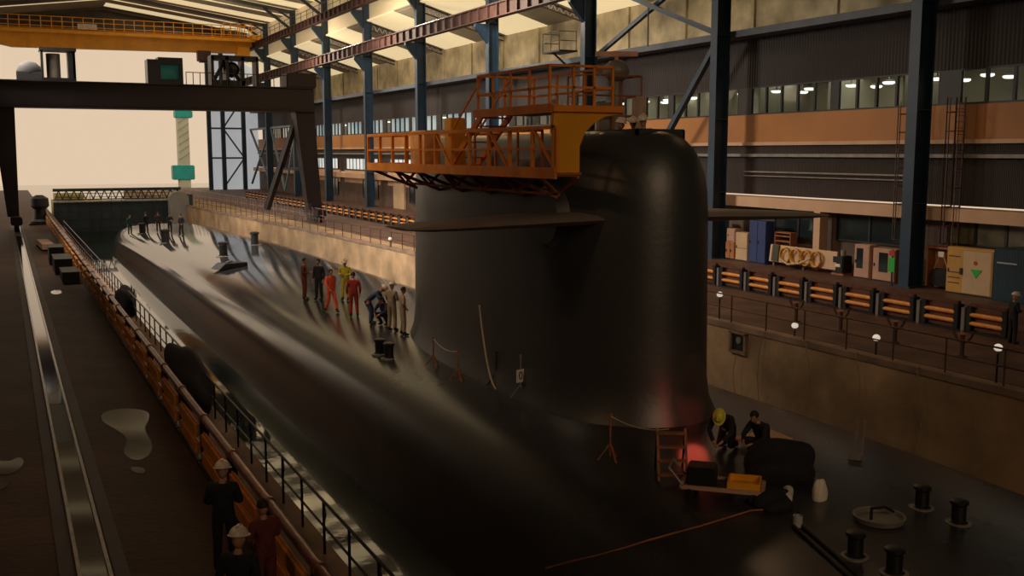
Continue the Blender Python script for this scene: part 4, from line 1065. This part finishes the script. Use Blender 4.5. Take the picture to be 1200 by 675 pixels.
def person_parts(key, P):
    if key in PCACHE: return PCACHE[key]
    P = {k: Vector(v) for k, v in P.items()}
    up = (P['hd']-P['nk']).normalized()
    fwd = (Vector((0, -1, 0)) - up*Vector((0, -1, 0)).dot(up)).normalized()
    right = up.cross(fwd)*-1
    V = []; E_ = []; R = []
    def add(v, r, par=None):
        V.append(Vector(v)); R.append(r)
        if par is not None: E_.append((par, len(V)-1))
        return len(V)-1
    # ---- body: trunk, limbs with hands and five fingers
    pe = add(P['pel'], (.13, .10)); mid = add((P['pel']+P['ch'])/2, (.12, .085), pe); ch = add(P['ch'], (.125, .08), mid); nk = add(P['nk'], .06, ch)
    add(P['nk'].lerp(P['hd'], .55), .055, nk)
    for s in 'LR':
        sgn = 1 if s == 'L' else -1
        h = add(P['h'+s], .085, pe); mk = add(P['h'+s].lerp(P['k'+s], .5), .07, h); kn = add(P['k'+s], .055, mk); cf = add(P['k'+s].lerp(P['a'+s], .4), .052, kn); an = add(P['a'+s], .036, cf)
        add(P['a'+s]+Vector((sgn*.02, -.15, -.05)), .03, an)
        sh = add(P['s'+s], .046, ch); el = add(P['e'+s], .04, sh); wr = add(P['w'+s], .027, el)
        d = (P['w'+s]-P['e'+s]).normalized()
        side = d.cross(Vector((sgn, 0, .01))).normalized()       # across the palm
        n_ = d.cross(side).normalized()
        pal = add(P['w'+s]+d*.065, (.034, .02), wr)
        for f, (off, ln) in enumerate(((-.03, .062), (-.01, .075), (.01, .07), (.03, .055))):
            b = P['w'+s]+d*.095+side*off
            f1 = add(b, .0095, pal); f2 = add(b+d*ln*.5+n_*.012, .0088, f1); add(b+d*ln*.85+n_*.035, .008, f2)
        t1 = add(P['w'+s]+d*.05-side*.042+n_*.01, .011, pal); add(P['w'+s]+d*.085-side*.058+n_*.025, .0095, t1)
    body = skin_mesh('body', V, E_, R, M_skin, pe, 1)
    # head with face joined on to the body mesh
    bm = bmesh.new(); bm.from_mesh(body)
    rot = Matrix((right, -fwd, up)).transposed()
    mb = MB(); hd = P['hd']+up*.03
    mb.ball(hd, .1, .80, .98, 1.2, 3, rot)
    mb.ball(hd-up*.07+fwd*.03, .062, .9, 1.0, .9, 2, rot)
    mb.ball(hd-up*.015+fwd*.1, .02, .75, 1.1, 1.5, 1, rot)                        # nose
    for s in (-1, 1):
        mb.ball(hd+right*(s*.08)-up*.005, .026, .4, .8, 1.2, 1, rot)             # ears
        mb.ball(hd+right*(s*.033)+up*.012+fwd*.083, .014, 1, .8, .8, 1, rot)     # eyes
    mb.ball(hd-up*.068+fwd*.088, .018, 1.3, .5, .4, 1, rot)                      # mouth
    tmp = mb.mesh('h', M_skin); bm.from_mesh(tmp); bm.to_mesh(body); bm.free(); bpy.data.meshes.remove(tmp)
    body.polygons.foreach_set('use_smooth', [True]*len(body.polygons))
    # ---- coverall
    V.clear(); E_.clear(); R.clear()
    pe = add(P['pel'], (.165, .125)); mid = add((P['pel']+P['ch'])/2, (.155, .115), pe); ch = add(P['ch'], (.18, .125), mid); nk = add(P['nk'].lerp(P['ch'], .02), .075, ch)
    for s in 'LR':
        h = add(P['h'+s], .105, pe); mk = add(P['h'+s].lerp(P['k'+s], .5), .092, h); kn = add(P['k'+s], .078, mk); cf = add(P['k'+s].lerp(P['a'+s], .5), .074, kn); add(P['k'+s].lerp(P['a'+s], .93), .07, cf)
        sh = add(P['s'+s], .088, ch); m1 = add(P['s'+s].lerp(P['e'+s], .55), .066, sh); el = add(P['e'+s], .058, m1); add(P['e'+s].lerp(P['w'+s], .95), .044, el)
    cov = skin_mesh('coverall', V, E_, R, CLOTH['black'], pe, 2)
    # boots
    b = MB()
    for s in 'LR':
        a = P['a'+s]; k_ = P['k'+s]
        kneel = k_.z < .2
        b.tube(a+(k_-a).normalized()*.13, a-(k_-a).normalized()*.02, .062, 10, .055)
        tip = Vector((0, -1, 0)) if not kneel else Vector((0, .35, -.5)).normalized()
        b.ball(a+tip*.07-Vector((0, 0, .035 if not kneel else 0)), .06, .8, 2.2 if not kneel else 1.5, .85, 2)
    boots = b.mesh('boots', M_boot, True)
    # hair cap and helmet
    hr = MB(); hr.ball(hd+up*.025-fwd*.012, .105, .84, 1.0, 1.12, 3, rot)
    for v in [v for v in hr.bm.verts if (v.co-hd).dot(up) < -.01 or ((v.co-hd).dot(fwd) > .05 and (v.co-hd).dot(up) < .06)]: hr.bm.verts.remove(v)
    hair = hr.mesh('hair', M_hair, True)
    hl = MB(); hl.ball(hd+up*.055, .135, .92, 1.12, .92, 3, rot)
    for v in [v for v in hl.bm.verts if (v.co-hd).dot(up) < .045]: hl.bm.verts.remove(v)
    br = MB()
    br.lathe([(.10, 0), (.152, -.004), (.156, .006), (.10, .014)], seg=22)
    bmesh.ops.transform(br.bm, matrix=Matrix.Translation(hd+up*.05+fwd*.02) @ rot.to_4x4() @ Matrix.Diagonal((.92, 1.2, 1, 1)), verts=br.bm.verts)
    tmp = br.mesh('b', M_helmet); hl.bm.from_mesh(tmp); bpy.data.meshes.remove(tmp)
    rg = MB().bar(hd+up*.17-fwd*.1, hd+up*.185+fwd*.02, .03, .02).bar(hd+up*.185+fwd*.02, hd+up*.165+fwd*.12, .03, .02)
    tmp = rg.mesh('r', M_helmet); hl.bm.from_mesh(tmp); bpy.data.meshes.remove(tmp)
    helm = hl.mesh('helmet', M_helmet, True)
    PCACHE[key] = (body, cov, boots, hair, helm); return PCACHE[key]
POSES = dict(stand=STAND, walk=WALK, arms=ARMS, wide=WIDE, bend=BEND, crouch=CROUCH, kneel=KNEEL)
def person(label, loc, rz, key, cloth, helmet=None, group=None, s=1.0, vest=None):
    body, cov, boots, hair, helm = person_parts(key, POSES[key])
    t = thing('person', label, 'person', loc, rz, group); t.scale = (s, s, s)
    def kid(name, me, m=None):
        me2 = me if m is None else CC(me, m)
        o = bpy.data.objects.new(name, me2); COL.objects.link(o); o.parent = t; return o
    kid('body', body); kid('coverall', cov, CLOTH[cloth]); kid('boots', boots)
    if helmet: kid('hard_hat', helm, M_helmet if helmet == 'white' else M_helmety)
    else: kid('hair', hair)
    return t
_cc = {}
def CC(me, m):
    k = (me.name, m.name)
    if k not in _cc:
        c = me.copy(); c.materials.clear(); c.materials.append(m); _cc[k] = c
    return _cc[k]
D = math.radians
GD = 'people on the submarine deck'
# far end of the deck
person('leftmost person on the far deck, pale greenish jacket, standing', on_deck(10.0, 97), D(20), 'stand', 'teal', None, 'people at the far end of the deck')
person('person in dark clothes with hands joined, second from left on the far deck', on_deck(11.1, 94.6), D(200), 'arms', 'black', None, 'people at the far end of the deck')
person('person in dark clothes in the middle of the far deck group', on_deck(11.9, 92.9), D(160), 'stand', 'brown', None, 'people at the far end of the deck')
person('person in black standing just left of the grey gate pier', on_deck(12.2, 88.2), D(20), 'arms', 'black', None, 'people at the far end of the deck')
person('rightmost person on the far deck, black clothes, in front of the grey pier', on_deck(12.6, 84.8), D(-60), 'wide', 'black', None, 'people at the far end of the deck')
# group beside the sail
person('person in a dark red coverall, leftmost of the group by the sail', on_deck(11.71, 44.3), D(60), 'arms', 'darkred', None, GD, 1.04)
person('person in black standing next to the dark red coverall', on_deck(12.18, 43.6), D(-50), 'stand', 'black', None, GD, 1.02)
person('person in a bright orange coverall walking across the deck', on_deck(11.71, 40.2), D(15), 'walk', 'orange', None, GD, 1.0)
person('person in a yellow jacket and white hard hat behind the orange coverall', on_deck(13.1, 42.7), D(-40), 'arms', 'hivis', 'white', GD)
person('person in a red coverall seen from behind, right of the orange one', on_deck(12.13, 38.5), D(165), 'stand', 'red', None, GD)
person('person in a blue coverall and white hard hat bending over', on_deck(12.2, 36.6), D(60), 'bend', 'blue', 'white', GD)
person('person in dark navy crouching beside the blue coverall', on_deck(12.55, 36.0), D(-60), 'crouch', 'navy', None, GD)
person('person in khaki with white hard hat close to the sail edge', on_deck(12.35, 34.7), D(120), 'arms', 'khaki', 'white', GD)
person('person in a tan coverall standing right against the sail edge', on_deck(12.4, 33.7), D(80), 'wide', 'tan', None, GD, .97)
# in the cockpit of the sail
cz = -.9
person('leftmost of three people in white hard hats on top of the sail', (14.15, 22.4, cz), D(40), 'stand', 'brown', 'white', 'people on top of the sail', .97)
person('middle of three people in white hard hats on top of the sail', (14.17, 21.8, cz), D(-30), 'arms', 'black', 'white', 'people on top of the sail', .98)
person('rightmost of three people in white hard hats on top of the sail', (14.08, 21.2, cz), D(-50), 'stand', 'brown', 'white', 'people on top of the sail', 1.0)
# deck workers near
person('kneeling worker with yellow helmet leaning over the red weld glow', on_deck(13.75, 17.3, .01), D(-55), 'kneel', 'black', 'yellow', GD)
person('crouching worker in black beside the plywood sheet', on_deck(14.0, 16.4), D(-80), 'crouch', 'black', None, GD)
# quays
person('person with a white hard hat by the container at the right edge', (31.15, 23.7, Q), D(70), 'arms', 'black', 'white')
person('farther of two men in black with pale hard hats on the left quay', (2.82, 15.9, Q), D(160), 'arms', 'black', 'white', 'men on the left quay')
person('nearer of two men in black with pale hard hats, bottom left', (2.45, 12.9, Q), D(150), 'stand', 'black', 'white', 'men on the left quay')
person('bareheaded person in dark red at the barrier beside the hard-hat men', (3.1, 14.3, Q), D(200), 'arms', 'darkred', None, 'men on the left quay', .93)

# ---------------------------------------------------------------- haze
t = MB().loft([[(r*math.cos(a), r*math.sin(a), z) for a in [2*PI*k/14 for k in range(14)]] for r, z in ((.25, .3), (.45, 1.2), (.6, 2.2), (.5, 3.3), (.2, 4.2))]).build('smoke_plume', smoke_mat('smoke_blue', (.75, .82, .9), .55), None, True, loc=on_deck(12.1, 44.9))
tag(t, 'pale bluish smoke plume rising between two men by the sail', 'smoke')
t = MB().loft([[(r*math.cos(a), r*math.sin(a), z) for a in [2*PI*k/14 for k in range(14)]] for r, z in ((.2, .1), (.35, .6), (.4, 1.2), (.2, 1.9))]).build('smoke_plume', smoke_mat('smoke_weld', (.75, .7, .68), .35), None, True, loc=on_deck(13.7, 18.5))
tag(t, 'faint smoke wisp above the weld glow in front of the sail', 'smoke')

# ---------------------------------------------------------------- lights
def light(kind, loc, e, col, size=1, rot=None, sy=None):
    l = bpy.data.lights.new('lamp', kind); l.energy = e; l.color = col
    if kind == 'AREA':
        l.size = size
        if sy: l.shape = 'RECTANGLE'; l.size_y = sy
    elif kind in ('POINT', 'SPOT'): l.shadow_soft_size = size
    o = bpy.data.objects.new('lamp', l); COL.objects.link(o); o.location = loc
    if rot: o.rotation_euler = rot
    return o
light('POINT', on_deck(13.6, 18.25, .42), 9, (1, .12, .07), .35)                       # welding arc
def lamp(loc, e, col, size, ry, spread=180):
    o = light('AREA', loc, e, col, size, (0, D(ry), 0)); o.data.spread = D(spread)
# ceiling lights inside the offices
for y in (22, 31, 43, 55, 64): light('AREA', (44.8, y, 4.35), 70, (1, .93, .78), 2.5, None, 7)
# warm sodium lamps high over the right quay
for y, e in ((28, 50), (42, 400), (56, 520), (74, 900)): lamp((30, y, 12.5), e, (1, .60, .30), 1.5, 20)
# unseen fills added beside the right columns to brighten the far wall
for y in (80, 108, 136): lamp((33, y, 13), 1600, (1, .84, .66), 3, -55)
# unseen fills added on the left to brighten sail, hull and platform
lamp((1.5, 36, 11), 520, (1, .74, .5), 7, -50, 90)
lamp((1.5, 66, 12), 4500, (1, .88, .74), 8, -50, 110)
lamp((1.5, 98, 12), 4200, (1, .88, .74), 8, -50, 110)
# unseen uplights added to brighten the roof over the far half
for x, y in ((25, 112), (25, 150)):
    light('AREA', (x, y, 13), 1000, (1, .86, .66), 2, (PI, 0, 0))
# small unseen warm fill added over the near left quay
# broad unseen fill added behind the viewpoint to lift the sail's near side
l_ = light('AREA', (6, -14, 12), 330, (1, .70, .42), 18, (D(68), 0, D(-18))); l_.data.spread = D(70)
lamp((-4, 20, 5), 110, (1, .55, .25), 1, -30)  # unseen warm fill added for the near left barrier and men
